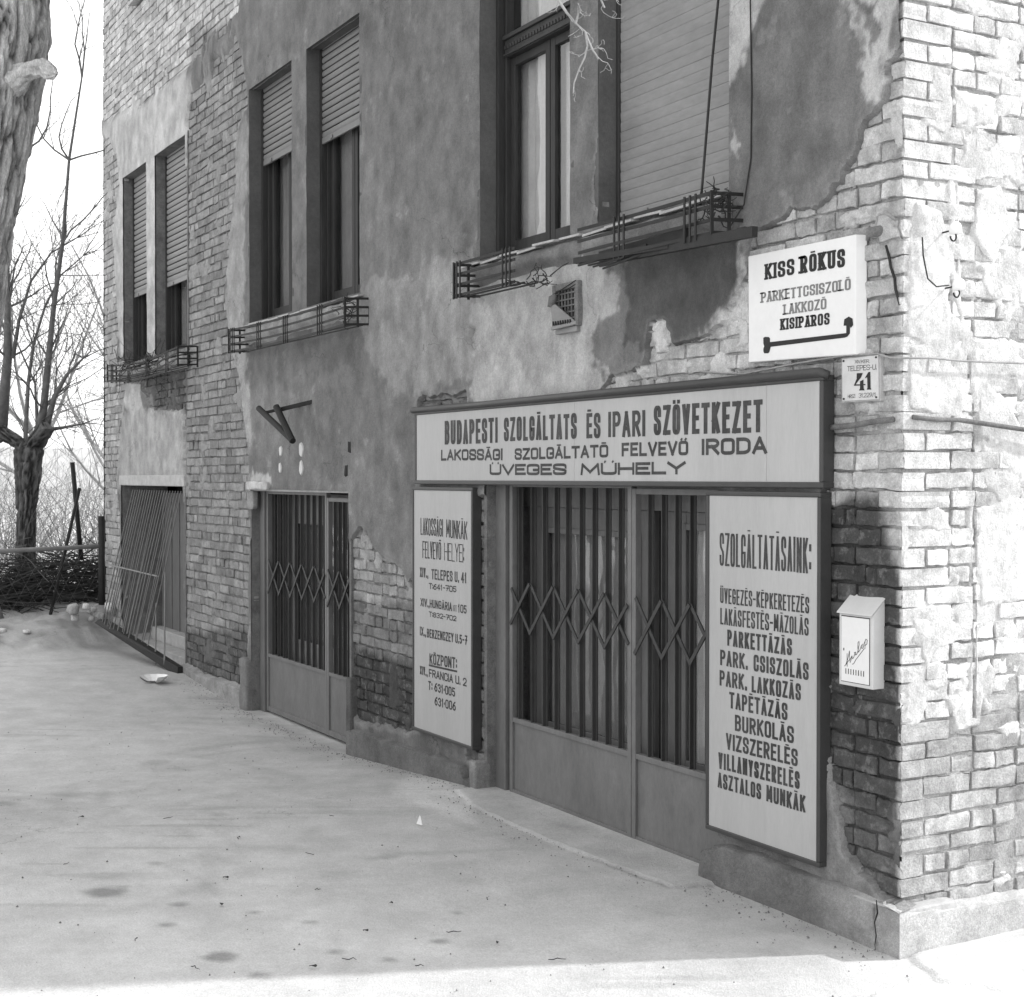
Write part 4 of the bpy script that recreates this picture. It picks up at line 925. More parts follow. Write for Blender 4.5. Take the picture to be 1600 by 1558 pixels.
# ------------------------------------------------------------------ hand-cut stroke lettering
def arc(cx, cy, rx, ry, a0, a1, n=8):
    return [(cx + rx * math.cos(R(a0 + (a1-a0)*i/n)), cy + ry * math.sin(R(a0 + (a1-a0)*i/n))) for i in range(n+1)]
r_ = .16
def rr_loop():
    return arc(.7,1-r_,.3,r_,0,90,4) + arc(.3,1-r_,.3,r_,90,180,4) + arc(.3,r_,.3,r_,180,270,4) + arc(.7,r_,.3,r_,270,360,4) + [(1,1-r_)]
G = {
 'A': [[(0,0),(.5,1)],[(.5,1),(1,0)],[(.17,.3),(.83,.3)]],
 'B': [[(0,0),(0,1)],[(0,1),(.6,1)]+arc(.6,.77,.36,.23,90,-90,6)+[(0,.54)],[(.0,.54),(.62,.54)]+arc(.62,.27,.38,.27,90,-90,6)+[(0,0)]],
 'C': [[(1,.68),(1,1-r_)]+arc(.7,1-r_,.3,r_,0,90,4)+arc(.3,1-r_,.3,r_,90,180,4)+arc(.3,r_,.3,r_,180,270,4)+arc(.7,r_,.3,r_,270,360,4)+[(1,.32)]],
 'D': [[(0,0),(0,1)],[(0,1),(.5,1)]+arc(.5,.72,.5,.28,90,0,5)+arc(.5,.28,.5,.28,0,-90,5)+[(0,0)]],
 'E': [[(0,0),(0,1)],[(0,1),(1,1)],[(0,.52),(.85,.52)],[(0,0),(1,0)]],
 'F': [[(0,0),(0,1)],[(0,1),(1,1)],[(0,.5),(.85,.5)]],
 'G': [[(1,.7),(1,1-r_)]+arc(.7,1-r_,.3,r_,0,90,4)+arc(.3,1-r_,.3,r_,90,180,4)+arc(.3,r_,.3,r_,180,270,4)+arc(.7,r_,.3,r_,270,360,4)+[(1,.45),(.55,.45)]],
 'H': [[(0,0),(0,1)],[(1,0),(1,1)],[(0,.5),(1,.5)]],
 'I': [[(0,0),(0,1)]],
 'K': [[(0,0),(0,1)],[(0,.42),(1,1)],[(.3,.6),(1,0)]],
 'L': [[(0,1),(0,0)],[(0,0),(1,0)]],
 'M': [[(0,0),(.06,1)],[(.06,1),(.5,.2)],[(.5,.2),(.94,1)],[(.94,1),(1,0)]],
 'N': [[(0,0),(0,1)],[(0,1),(1,0)],[(1,0),(1,1)]],
 'O': [rr_loop()],
 'P': [[(0,0),(0,1)],[(0,1),(.6,1)]+arc(.6,.74,.4,.26,90,-90,7)+[(0,.48)]],
 'R': [[(0,0),(0,1)],[(0,1),(.6,1)]+arc(.6,.75,.4,.25,90,-90,7)+[(0,.5)],[(.45,.5),(1,0)]],
 'S': [[(1,.72),(1,1-r_)]+arc(.7,1-r_,.3,r_,0,90,4)+arc(.3,1-r_,.3,r_,90,180,4)+[(0,.68),(.12,.58),(.88,.42),(1,.32)]+arc(.7,r_,.3,r_,360,270,4)+arc(.3,r_,.3,r_,270,180,4)+[(0,.28)]],
 'T': [[(0,1),(1,1)],[(.5,1),(.5,0)]],
 'U': [[(0,1),(0,r_)]+arc(.3,r_,.3,r_,180,270,4)+arc(.7,r_,.3,r_,270,360,4)+[(1,1)]],
 'V': [[(0,1),(.5,0)],[(.5,0),(1,1)]],
 'X': [[(0,0),(1,1)],[(0,1),(1,0)]],
 'Y': [[(0,1),(.5,.45)],[(1,1),(.5,.45)],[(.5,.45),(.5,0)]],
 'Z': [[(0,1),(1,1)],[(1,1),(0,0)],[(0,0),(1,0)]],
 '0': [rr_loop()], '1': [[(.5,0),(.5,1)],[(.5,1),(.1,.75)]],
 '2': [[(0,.75)]+arc(.5,.74,.5,.26,180,0,8)+[(.95,.55),(0,0)],[(0,0),(1,0)]],
 '3': [[(0,.82)]+arc(.5,.76,.48,.24,150,-70,8),[(.5,.53)]+arc(.5,.27,.5,.27,80,-150,9)],
 '4': [[(.72,0),(.72,1)],[(.72,1),(0,.3)],[(0,.3),(1,.3)]],
 '5': [[(.95,1),(.1,1)],[(.1,1),(.05,.55)],[(.05,.55),(.5,.62)]+arc(.5,.31,.5,.31,85,-150,9)],
 '6': [[(.9,1),(.5,.9),(.12,.6),(0,.3)]+arc(.5,.3,.5,.3,180,360,8)+arc(.5,.3,.5,.3,0,180,8)],
 '7': [[(0,1),(1,1)],[(1,1),(.35,0)],[(.25,.5),(.95,.5)]],
 '8': [arc(.5,.76,.42,.24,-90,270,12), arc(.5,.26,.5,.26,90,450,12)],
 '9': [[(.1,0),(.5,.1),(.88,.4),(1,.7)]+arc(.5,.7,.5,.3,0,-180,8)+arc(.5,.7,.5,.3,180,0,8)],
 ':': [[(0,.12),(0,.26)],[(0,.66),(0,.80)]], '.': [[(0,-.02),(0,.10)]], ',': [[(0,-.14),(0,.08)]], '-': [[(0,.48),(1,.48)]],
 '·': [[(0,.42),(0,.54)]], '/': [[(0,0),(1,1)]], 'L': [[(0,1),(0,0)],[(0,0),(1,0)]],
}
W_ = {'I': 0, '1': .55, ':': 0, '.': 0, ',': 0, '·': 0, '-': .6, '/': .6, 'M': 1.3, 'E': .85, 'F': .85, 'L': .8, ' ': .55, 'J': .7}
ACC = {'Ā': ('A','m'), 'Ē': ('E','m'), 'Ó': ('O','m'), 'Ö': ('O','d'), 'Ü': ('U','d'), 'Ő': ('O','dd'), 'Ű': ('U','dd')}
def stroke(m, pts, tx, ty, y, fmap, lift, taper=None):
    """flat band along a polyline, pen tx wide and ty high"""
    P = np.array(pts, float) / np.array([tx, ty])
    keep = [0] + [i for i in range(1, len(P)) if np.linalg.norm(P[i] - P[i-1]) > 1e-3]
    P = P[keep]
    if len(P) < 2: return
    closed = np.linalg.norm(P[0] - P[-1]) < 1e-3
    if not closed:
        d0 = P[1] - P[0]; d0 /= np.linalg.norm(d0); d1 = P[-1] - P[-2]; d1 /= np.linalg.norm(d1)
        P[0] = P[0] - d0 * .5; P[-1] = P[-1] + d1 * .5
    n = len(P); L_, R_ = [], []
    for i in range(n):
        if closed: a = P[(i-1) % (n-1)] if i else P[n-2]; b = P[1] if i == n-1 else P[i+1]
        else: a = P[max(i-1, 0)]; b = P[min(i+1, n-1)]
        d1 = P[i] - a; d2 = b - P[i]
        if np.linalg.norm(d1) < 1e-6: d1 = d2
        if np.linalg.norm(d2) < 1e-6: d2 = d1
        d1 = d1 / np.linalg.norm(d1); d2 = d2 / np.linalg.norm(d2)
        n1 = np.array([-d1[1], d1[0]]); n2 = np.array([-d2[1], d2[0]]); nn = n1 + n2
        if np.linalg.norm(nn) < .2: nn = n1
        nn = nn / np.linalg.norm(nn); k = .5 / max(.5, nn.dot(n1))
        L_.append(P[i] + nn * k); R_.append(P[i] - nn * k)
    sc = np.array([tx, ty]); b = len(m.v)
    for q in L_ + R_: m.v.append(tuple(fmap(q[0]*sc[0], q[1]*sc[1], y - lift)))
    for i in range(n - 1): m.f.append((b + n + i, b + n + i + 1, b + i + 1, b + i))
def text_line(s, x0, x1, za, zb, h, y, wt, material, parent, slab=False, name='lettering'):
    tx = h * wt; ty = tx * (.62 if slab else .8)
    if slab: tx = h * wt
    gl = []
    for ch in s:
        base, acc = ACC.get(ch, (ch, None))
        gl.append((base, acc, W_.get(base, 1.)))
    gap = tx * .55 if not slab else tx * .5
    nfix = sum(tx for g in gl if g[0] != ' ') + gap * (len(gl) - 1)
    wsum = sum(g[2] for g in gl)
    unit = (x1 - x0 - nfix) / max(wsum, .01)
    if wsum < .01: unit = 0
    if unit < tx * (.3 if not slab else .12):          # crowded line: slimmer pen
        tx *= .78; gap = tx * .45; nfix = sum(tx for g in gl if g[0] != ' ') + gap * (len(gl) - 1); unit = (x1 - x0 - nfix) / max(wsum, .01); ty = tx * (.62 if slab else .85)
    m = MB(); x = x0; lift = 0
    fm = lambda a, b, yy: (a, yy, b)
    for (ch, acc, w_) in gl:
        zz = za + (zb - za) * ((x - x0) / max(1e-6, x1 - x0))
        wv = unit * w_
        jit = random.uniform(-.012, .012) * h
        if ch != ' ':
            for pl in G.get(ch, []):
                pts = [(x + tx/2 + px * wv, zz + ty/2 + pz * (h - ty) + jit) for (px, pz) in pl]
                stroke(m, pts, tx, ty, y, fm, .0004 + lift * .00012); lift = (lift + 1) % 6
                if slab and ch not in ':.,-/·':
                    for (px, pz) in (pl[0], pl[-1]):
                        if pz in (0, 1) and ch not in 'OCSUGZ' or (ch in 'U' and pz == 1):
                            if ch in 'ELTFBDPRZ' and px not in (0, .5): continue
                            if ch in 'ELBDPRF' and px == 0:
                                stroke(m, [(x - tx*.05, zz + ty/2 + pz*(h-ty) + jit), (x + tx*1.05, zz + ty/2 + pz*(h-ty) + jit)], tx, ty*.8, y, fm, .0012); continue
                            if ch == 'T' and pz == 1: continue
                            cxp = x + tx/2 + px * wv
                            stroke(m, [(cxp - tx*.22, zz + ty*.4 + pz*(h-ty*.8) + jit), (cxp + tx*.22, zz + ty*.4 + pz*(h-ty*.8) + jit)], tx, ty*.75, y, fm, .0013)
            cxm = x + (wv + tx) / 2; top = zz + h
            if acc == 'm': stroke(m, [(cxm - max(wv*.22, tx*.3), top + h*.11), (cxm + max(wv*.22, tx*.3), top + h*.11)], tx*.8, ty*.55, y, fm, .0012)
            if acc in ('d', 'dd'):
                for sg in (-1, 1):
                    dx = sg * max(wv * .28, tx*.6)
                    stroke(m, [(cxm + dx, top + h*.08), (cxm + dx + (.05*h if acc == 'dd' else 0), top + h*(.13 if acc == 'dd' else .11))], tx*.75, ty*.6, y, fm, .0012)
        x += wv + (tx if ch != ' ' else 0) + gap
    m.build(name, material, parent)

def box_sign(name, label, x0, x1, z0, z1, t, fw, group=None, seams=(), face=None, round_top=False):
    e = empty(name, label, 'sign', ((x0+x1)/2, 0, z0), group)
    def loc(o): o.matrix_parent_inverse = e.matrix_world.inverted() if False else o.matrix_parent_inverse; o.location = (-(x0+x1)/2, 0, -z0); return o
    m = MB(); m.box(x0 + .002, x1 - .002, -t + .010, .004 - .01, z0 + .002, z1 - .002); loc(m.build('backing_box', M['sign_frame'], e))
    for (a, b, c, d) in ((x0, x1, z0, z0 + fw), (x0, x1, z1 - fw, z1)):
        m = MB(); m.box(a, b, -t - .006, -.001, c, d); loc(m.build('frame_rail', M['sign_frame'], e, bevel=.005))
    for (a, b) in ((x0, x0 + fw), (x1 - fw, x1)):
        m = MB(); m.box(a + .0007, b - .0007, -t - .005, -.0015, z0 + fw, z1 - fw); loc(m.build('frame_stile', M['sign_frame'], e, bevel=.004))
    xs = [x0 + fw] + list(seams) + [x1 - fw]
    for a, b in zip(xs[:-1], xs[1:]):
        m = MB(); m.box(a + .0008, b - .0008, -t, -t + .01, z0 + fw, z1 - fw); loc(m.build('sign_panel', face or M['sign'], e))
    return e, loc
def text_on(e, loc, rows, y, wt, material, slab=False):
    for r in rows:
        s, x0, x1, za, zb, h = r[:6]
        before = set(o.name for o in e.children)
        text_line(s, x0, x1, za, zb, h, y, r[6] if len(r) > 6 else wt, material, e, slab)
        for o in e.children:
            if o.name not in before: loc(o)
fascia, loc = box_sign('shop_sign', 'long pale fascia sign over the shop gate, three rows of dark painted capitals', -4.31, -.385, 1.832, 2.305, .06, .026, seams=(-2.345, -.755))
text_on(fascia, loc, T1[:5], -.0605, .20, M['ink_fade'])
text_on(fascia, loc, T1[5:9], -.0605, .27, M['ink_fade'])
text_on(fascia, loc, T1[9:], -.0605, .30, M['ink_fade'])
# the bent capping strip along the top
m = MB(); m.tube([(-4.33, -.066, 2.312), (-3.3, -.068, 2.309), (-2.1, -.067, 2.312), (-.40, -.068, 2.314), (-.372, -.045, 2.30)], [.020, .019, .020, .021, .018], 10)
loc(m.build('capping_strip', M['sign_frame'], fascia, True))
left, loc = box_sign('shop_sign', 'narrow upright sign left of the shop gate listing branch addresses and phone numbers', -4.345, -3.50, .225, 1.815, .06, .022)
text_on(left, loc, T2[:3] + [T2[3] + (.07,)], -.0605, .10, M['ink_fade']); text_on(left, loc, [T2[4],T2[5],T2[7],T2[9],T2[11],T2[12]], -.0605, .20, M['ink_fade'])
text_on(left, loc, [T2[8]], -.0605, .12, M['ink_grey']); text_on(left, loc, [T2[6],T2[10]], -.0605, .22, M['ink_fade']); text_on(left, loc, T2[13:], -.0605, .21, M['ink_fade'])
m = MB(); m.hexa([(T2U[0][0], -.0612, T2U[0][1]), (T2U[1][0], -.0612, T2U[1][1]), (T2U[1][0], -.0605, T2U[1][1]), (T2U[0][0], -.0605, T2U[0][1]), (T2U[0][0], -.0612, T2U[0][1]+.012), (T2U[1][0], -.0612, T2U[1][1]+.012), (T2U[1][0], -.0605, T2U[1][1]+.012), (T2U[0][0], -.0605, T2U[0][1]+.012)])
loc(m.build('underline', M['ink_fade'], left))
right, loc = box_sign('shop_sign', 'wide upright sign right of the shop gate listing services from glazing to joinery', -1.185, -.40, .245, 1.815, .06, .022)
text_on(right, loc, T3[:1], -.0605, .088, M['ink_fade']); text_on(right, loc, T3[1:3], -.0605, .14, M['ink_fade']); text_on(right, loc, T3[3:], -.0605, .20, M['ink_fade'])
# the tradesman's white sign
kiss = empty('trade_sign', 'white enamel parquet sander sign with black slab lettering and an elbow pointer', 'sign', (-.6, 0, 2.38))
def kloc(o): o.location = (.6, 0, -2.38); return o
m = MB(); m.hexa([(-.905,-.040,2.390),(-.222,-.040,2.376),(-.20,.004,2.376),(-.905,.004,2.390),(-.910,-.040,2.864),(-.222,-.040,2.862),(-.20,.004,2.86),(-.910,.004,2.864)])
kloc(m.build('sign_box', M['white'], kiss, bevel=.004))
_l = lambda o: kloc(o)
text_on(kiss, _l, T4, -.0405, .27, M['ink'], True); text_on(kiss, _l, T5, -.0405, .25, M['ink_grey'], True)
m = MB(); n_ = len(ARROW); m.poly([(x, -.0412, z) for x, z in ARROW][::1])
ar = kloc(m.build('pointer_mark', M['ink'], kiss))
bmx = __import__('bmesh'); bm = bmx.new(); bm.from_mesh(ar.data); bmx.ops.triangulate(bm, faces=bm.faces[:], ngon_method='EAR_CLIP'); bm.to_mesh(ar.data); bm.free()
# house number plate
pl = empty('house_number_plate', 'small enamel house number plate 41 below the white trade sign', 'house number', (-.25, 0, 2.19))
def ploc(o): o.location = (.25, 0, -2.19); return o
m = MB(); m.hexa([(-.315,-.022,2.192),(-.108,-.022,2.190),(-.108,-.016,2.190),(-.315,-.016,2.192),(-.318,-.022,2.364),(-.112,-.022,2.366),(-.112,-.016,2.366),(-.318,-.016,2.364)])
ploc(m.build('plate_sheet', M['plate'], pl))
text_on(pl, ploc, T6[:2], -.0225, .12, M['ink']); text_on(pl, ploc, T6[2:], -.0225, .11, M['ink'])
for pg in (FOUR, ONE):
    m = MB(); m.poly([(x, -.0232, z) for x, z in pg]); o = ploc(m.build('numeral', M['ink'], pl))
    bm = bmx.new(); bm.from_mesh(o.data); bmx.ops.triangulate(bm, faces=bm.faces[:], ngon_method='EAR_CLIP'); bm.to_mesh(o.data); bm.free()
for (x, z) in [(-.308,2.356),(-.12,2.358),(-.306,2.2),(-.118,2.198)]:
    m = MB(); m.tube([(x, -.0265, z), (x, -.021, z)], .004, 8); ploc(m.build('nail', M['iron'], pl))
m = MB(); m.hexa([(-.327,-.0155,2.186),(-.10,-.0155,2.184),(-.10,.01,2.184),(-.327,.01,2.186),(-.329,-.0155,2.370),(-.104,-.0155,2.372),(-.104,.01,2.372),(-.329,.01,2.370)]); ploc(m.build('plate_backing', M['lintel'], pl))
# letter box
mail = empty('letter_box', 'pale metal newspaper box with sloping lid and script lettering on the dark brick corner', 'mailbox', (-.19, 0, 1.03))
def mloc(o): o.location = (.19, 0, -1.03); return o
x0, x1, yb, yf, z0, z1 = -.289, -.094, .006, -.060, 1.030, 1.325
m = MB(); m.hexa([(x0,yf,z0),(x1,yf,z0),(x1,yb,z0),(x0,yb,z0),(x0,yf,z1),(x1,yf,z1),(x1,yb,z1+.066),(x0,yb,z1+.066)]); mloc(m.build('body', M['mailbox'], mail, bevel=.004))
m = MB(); m.hexa([(x0-.004,yf-.012,z1-.002),(x1+.004,yf-.012,z1-.002),(x1+.004,yb,z1+.067),(x0-.004,yb,z1+.067),(x0-.004,yf-.010,z1+.004),(x1+.004,yf-.010,z1+.004),(x1+.004,yb,z1+.073),(x0-.004,yb,z1+.073)]); mloc(m.build('lid', M['mailbox'], mail, bevel=.002))
m = MB(); m.box(-.272,-.112,yf-.0035,yf-.001,1.047,1.311); mloc(m.build('door', M['white'], mail, bevel=.001))
m = MB(); m.box(-.2745,-.1095,yf-.0012,yf+.001,1.0445,1.3145); mloc(m.build('door_gap', M['void'], mail))
for k in range(8):
    m = MB(); xx = -.244 + k*.0147; m.box(xx-.0018, xx+.0018, yf-.0045, yf-.003, 1.078, 1.100); mloc(m.build('slot', M['void'], mail))
m = MB(); m.box(-.2585,-.2545,yf-.005,yf-.003,1.172,1.182); mloc(m.build('keyhole', M['void'], mail))
m = MB()
for pl_ in HIR: stroke(m, pl_, .0026, .0022, yf - .0036, lambda a, b, yy: (a, yy, b), .0008)
mloc(m.build('lettering', M['ink'], mail))

# ------------------------------------------------------------------ window box racks
def rack(label, x0, x1, z0, z1, y0, clusters, rails=4, seed=0, left_end=True, right_end=True, sag=0., bent=0.):
    rg = random.Random(seed)
    e = empty('window_box_rack', label, 'plant rack', ((x0+x1)/2, 0, z0), 'iron racks for window boxes')
    ox, oz = (x0+x1)/2, z0
    def pl_(o): o.location = (-ox, 0, -oz); return o
    def sg(x): return -sag * math.sin(math.pi * (x - x0) / (x1 - x0))
    for k in range(rails):
        z = z0 + (z1 - z0) * k / (rails - 1); m = MB(); n = 8
        for i in range(n):
            a = x0 + (x1-x0)*i/n; b = x0 + (x1-x0)*(i+1)/n
            yy0 = y0 + bent*math.sin(a*5+k); yy1 = y0 + bent*math.sin(b*5+k)
            m.bar((a, yy0, z + sg(a)), (b, yy1, z + sg(b)), .016, .005)
        pl_(m.build('rail', M['iron'], e))
        for (ok, xx) in ((left_end, x0), (right_end, x1)):
            if ok: m = MB(); m.bar((xx, y0, z + sg(xx)), (xx, -.015, z + .01), .016, .005); pl_(m.build('end_rail', M['iron'], e))
    for c in clusters:
        for j in (-1, 0, 1):
            x = c + j * .042; m = MB(); m.box(x - .006, x + .006, y0 - .009, y0 - .003, z0 - .02 + sg(x), z1 + .015 + sg(x)); pl_(m.build('upright', M['iron'], e))
    for (ok, xx) in ((left_end, x0), (right_end, x1)):
        if ok:
            for f in (.02, .5, .95):
                yy = y0 * (1 - f) - .004; m = MB(); m.box(xx - .004, xx + .004, yy - .008, yy + .008, z0 - .015, z1 + .012); pl_(m.build('upright', M['iron'], e))
    for yy in (y0 * .35, y0 * .7):
        m = MB(); m.bar((x0, yy, z0 + .0), (x1, yy, z0 + .0), .008, .012); pl_(m.build('floor_rail', M['iron'], e))
    return e, pl_
rack('long iron rack under the middle pair of shuttered windows', -7.66, -5.14, 2.94, 3.12, -.20, [-7.55, -6.9, -6.3, -5.6], seed=1, sag=.02)
rack('sagging iron rack filled with litter under the farthest windows', -11.82, -9.15, 2.93, 3.10, -.20, [-11.6, -10.9, -10.2, -9.5], seed=2, sag=.06, bent=.01)
rack('short broken iron rack at the left end of the near window sill', -3.475, -2.74, 2.955, 3.14, -.20, [-3.43, -2.83], seed=3, right_end=False)
e, pl_ = rack('damaged iron rack hanging with loose bars below the closed near shutter', -2.08, -.965, 2.965, 3.14, -.20, [-1.70, -1.12], seed=4, left_end=False, bent=.006)
for (a, b, w_, t_) in [((-2.10,-.21,2.985),(-1.30,-.19,2.955),.03,.02), ((-2.05,-.22,2.955),(-1.5,-.18,2.985),.01,.01), ((-1.88,-.24,2.925),(-1.45,-.16,2.97),.008,.008), ((-1.79,-.24,2.905),(-1.40,-.16,2.965),.008,.008),
                       ((-1.75,-.17,2.96),(-.665,-.20,2.925),.045,.03), ((-2.0,-.12,3.0),(-1.2,-.16,3.0),.05,.02), ((-.75,-.20,2.905),(-.75,-.20,2.955),.02,.05)]:
    m = MB(); m.bar(a, b, w_, t_); pl_(m.build('loose_bar', M['iron'], e))
# tangle of dry stems in the rack's corner
def tangle(name, c, rad, n, seed, material, label, cat, flat=.5):
    rg = random.Random(seed); m = MB()
    for i in range(n):
        p = np.array(c) + np.array([rg.gauss(0, 1)*rad, rg.gauss(0, 1)*rad*.5, rg.gauss(0, 1)*rad*flat]); pts = [p]
        d = np.array([rg.gauss(0,1), rg.gauss(0,.6), rg.gauss(0,.7)])
        for k in range(4):
            d = d*.7 + np.array([rg.gauss(0,1), rg.gauss(0,.6), rg.gauss(0,.6)])*.5
            p = p + d / (np.linalg.norm(d)+.01) * rad * .35; pts.append(p)
        m.tube(pts, [.004, .0035, .003, .0025, .002], 4, False)
    o = m.build(name, material); o['kind'] = 'stuff'
    return o
tangle('dry_stems', (-1.0, -.13, 3.10), .06, 40, 3, M['brush'], '', '')
tangle('dry_stems', (-5.3, -.12, 3.06), .07, 26, 4, M['brush'], '', '')
tangle('dry_stems', (-10.4, -.12, 3.02), .30, 60, 5, M['brush'], '', '', .12)
tangle('dry_stems', (-2.62, -.14, 2.95), .09, 18, 6, M['brush'], '', '', .2)
# V bracket
m = MB(); m.tube([(-6.72,-.27,2.42),(-6.10,-.22,2.15)], .024, 10); m.tube([(-6.38,-.25,2.42),(-6.11,-.22,2.15)], .026, 10)
m.bar((-6.62,-.24,2.385),(-6.45,0,2.45), .02, .045); m.bar((-6.42,-.24,2.39),(-6.20,.0,2.46), .03, .03)
tag(m.build('iron_bracket', M['iron']), 'black V shaped iron bracket sticking out of the plaster between two racks', 'bracket')
# ropes, wires and pipes
def wire(name, pts, r, material, label, cat, n=6):
    P = []
    for i in range(len(pts) - 1):
        a, b = np.array(pts[i]), np.array(pts[i+1])
        for k in range(4): P.append(a + (b-a)*k/4)
    P.append(np.array(pts[-1]))
    m = MB(); m.tube(P, r, n); return tag(m.build(name, material, None, True), label, cat)
wire('cable', [(-1.13,-.03,5.2),(-1.13,-.04,4.07),(-1.12,-.08,3.8),(-1.09,-.14,3.4),(-1.055,-.19,3.15)], .006, M['iron'], 'black cable hanging down over the closed roller shutter', 'cable')
wire('cable', [(-.90,-.03,5.2),(-.905,-.035,3.99),(-.90,-.03,3.6),(-.905,-.03,3.3),(-.94,-.04,3.1),(-1.0,-.12,2.94)], .0035, M['iron'], 'thin wire running down the plaster right of the closed shutter', 'wire')
wire('cable', [(-1.3,-.012,2.375),(-1.05,-.012,2.35),(-.95,-.03,2.342),(-.6,-.028,2.365),(-.3,-.03,2.378),(-.12,-.02,2.372),(-.05,-.02,2.352),(.006,-.012,2.345),(.03,.0,2.345),(.034,.12,2.35),(.032,.3,2.345),(.03,.7,2.35),(.03,1.2,2.36)], .0045, M['twig_pale'], 'slack cable passing behind the white trade sign and round the corner', 'cable')
wire('pipe', [(-.385,-.016,2.085),(-.25,-.02,2.09),(-.12,-.022,2.102),(-.03,-.018,2.106)], .013, M['stone'], 'short horizontal conduit pipe between fascia sign and corner', 'pipe', 8)
wire('pipe', [(.01,.05,2.115),(.012,.18,2.108),(.02,.30,2.108),(.03,.42,2.096),(.04,.7,2.07),(.05,1.2,2.04)], .010, M['stone'], 'horizontal conduit pipe crossing the bright side wall', 'pipe', 8)
wire('crack_shade_line', [(-.085,-.006,2.80),(-.065,-.008,2.75),(-.058,-.006,2.71),(-.035,-.008,2.665),(-.03,-.008,2.62),(-.006,-.006,2.555)], .0055, M['iron'], 'slanting dark line for the shaded crack in the brickwork beside the white sign', 'rod')  # dark tube drawn for the shaded edge of a crack
m = MB(); m.tube([(-.155,-.04,2.857),(-.11,-.01,2.862),(-.09,.02,2.865)], [.021,.023,.023], 12, False); tag(m.build('pipe_stub', M['stone'], None, True), 'open pipe stub poking out of the wall above the white sign', 'pipe')
m = MB(); m.tube([(-.154,-.0395,2.857),(-.11,-.01,2.862)], .017, 12); 
sb = m.build('pipe_bore', M['void'], bpy.data.objects['pipe_stub'])
rough_block('mortar_lump', -.12, .012, -.012, .03, 2.81, 2.92, M['plinth'], 21, B, .05, .40, 16)
def insulator(y, z, label):
    e = empty('insulator', label, 'insulator', (.045, y, z), 'porcelain insulators')
    m = MB(); m.tube([(.05,0,-.02),(.05,0,-.016),(.05,0,.005),(.05,0,.02),(.05,0,.03)], [.018,.025,.025,.020,.008], 14); m.build('porcelain_cap', M['porcelain'], e, True)
    pts = [(.05 + .0*math.cos(a), -.012 + .016*math.cos(a), -.03 + .018*math.sin(a)) for a in np.linspace(math.pi, 2*math.pi+.6, 9)]
    m = MB(); m.tube([(-.04,.02,.0),(.02,.012,.0)] + [(.05,-.0,-.015)] + pts[::-1], .0035, 6); m.build('hook', M['iron'], e, True)
insulator(.188, 2.855, 'white porcelain insulator on a hook, upper of two on the side wall')
insulator(.207, 2.635, 'white porcelain insulator on a hook, lower of two on the side wall')
wire('cable', [(.05,.20,2.64),(.052,.13,2.63),(.045,.09,2.66),(.04,.07,2.75),(.045,.06,2.82)], .003, M['iron'], 'thin loose wire curling from the lower insulator', 'wire')

# ------------------------------------------------------------------ loose rod grille leaning at the far opening
e = empty('rod_grille', 'rusty grille of thin rods leaning out from the farthest ground floor opening', 'grille', (-10.6, -.2, 0))
def gl_(o): o.location = (10.6, .2, 0); return o
nb = 20
for k in range(nb):
    f = k / (nb - 1); x = -11.45 + f * 1.78
    a = (x, -.02, 1.74); b = (x - .05, -.34 + .02*random.uniform(-1, 1), .30 - .04*f + random.uniform(-.02, .02))
    m = MB(); m.tube([a, ((a[0]+b[0])/2, (a[1]+b[1])/2 + random.uniform(-.006,.006), (a[2]+b[2])/2), b], .0062, 6); gl_(m.build('rod', M['gate'], e))
m = MB(); m.bar((-11.7,-.22,.92),(-9.86,-.19,.90),.012,.012); gl_(m.build('cross_rod', M['slat'], e))
m = MB(); m.hexa([(-11.62,-.40,.30),(-9.46,-.13,-.04),(-9.46,-.05,-.04),(-11.62,-.22,.28),(-11.62,-.36,.335),(-9.46,-.12,.05),(-9.46,-.07,.05),(-11.62,-.26,.335)]); gl_(m.build('bottom_board', M['iron'], e))
for (x, z1_) in ((-10.1, .62), (-9.78, .95)):
    m = MB(); m.tube([(x, -.16, 0.), (x, -.15, z1_)], .008, 6); gl_(m.build('rod', M['slat'], e))

# ------------------------------------------------------------------ trees
def limb_path(p, d, L, n, wob, rg, up=.0):
    pts = [np.array(p, float)]; d = np.array(d, float); d /= np.linalg.norm(d)
    for i in range(n):
        d = d + np.array([rg.gauss(0, wob), rg.gauss(0, wob), rg.gauss(0, wob) + up]); d /= np.linalg.norm(d)
        pts.append(pts[-1] + d * L / n)
    return pts
def grow(m, p, d, L, r, depth, rg, wob=.16, up=.05, spread=.7, nk=4, minr=.0022, n=5):
    pts = limb_path(p, d, L, 6, wob, rg, up)
    m.tube(pts, [max(minr, r * (1 - .72*i/6)) for i in range(7)], n if r > .012 else 3, False)
    if depth <= 0: return
    for k in range(nk):
        i = rg.randint(1, 5); q = pts[i]; dd = pts[i+1] - pts[i]; dd /= np.linalg.norm(dd)
        s = np.array([rg.gauss(0,1), rg.gauss(0,1), rg.gauss(0,.8)]); s -= dd * s.dot(dd); s /= np.linalg.norm(s)
        grow(m, q, dd + s * spread * rg.uniform(.7, 1.3), L * rg.uniform(.4, .65), r * (1 - .72*i/6) * .55, depth - 1, rg, wob, up, spread, nk, minr, n)
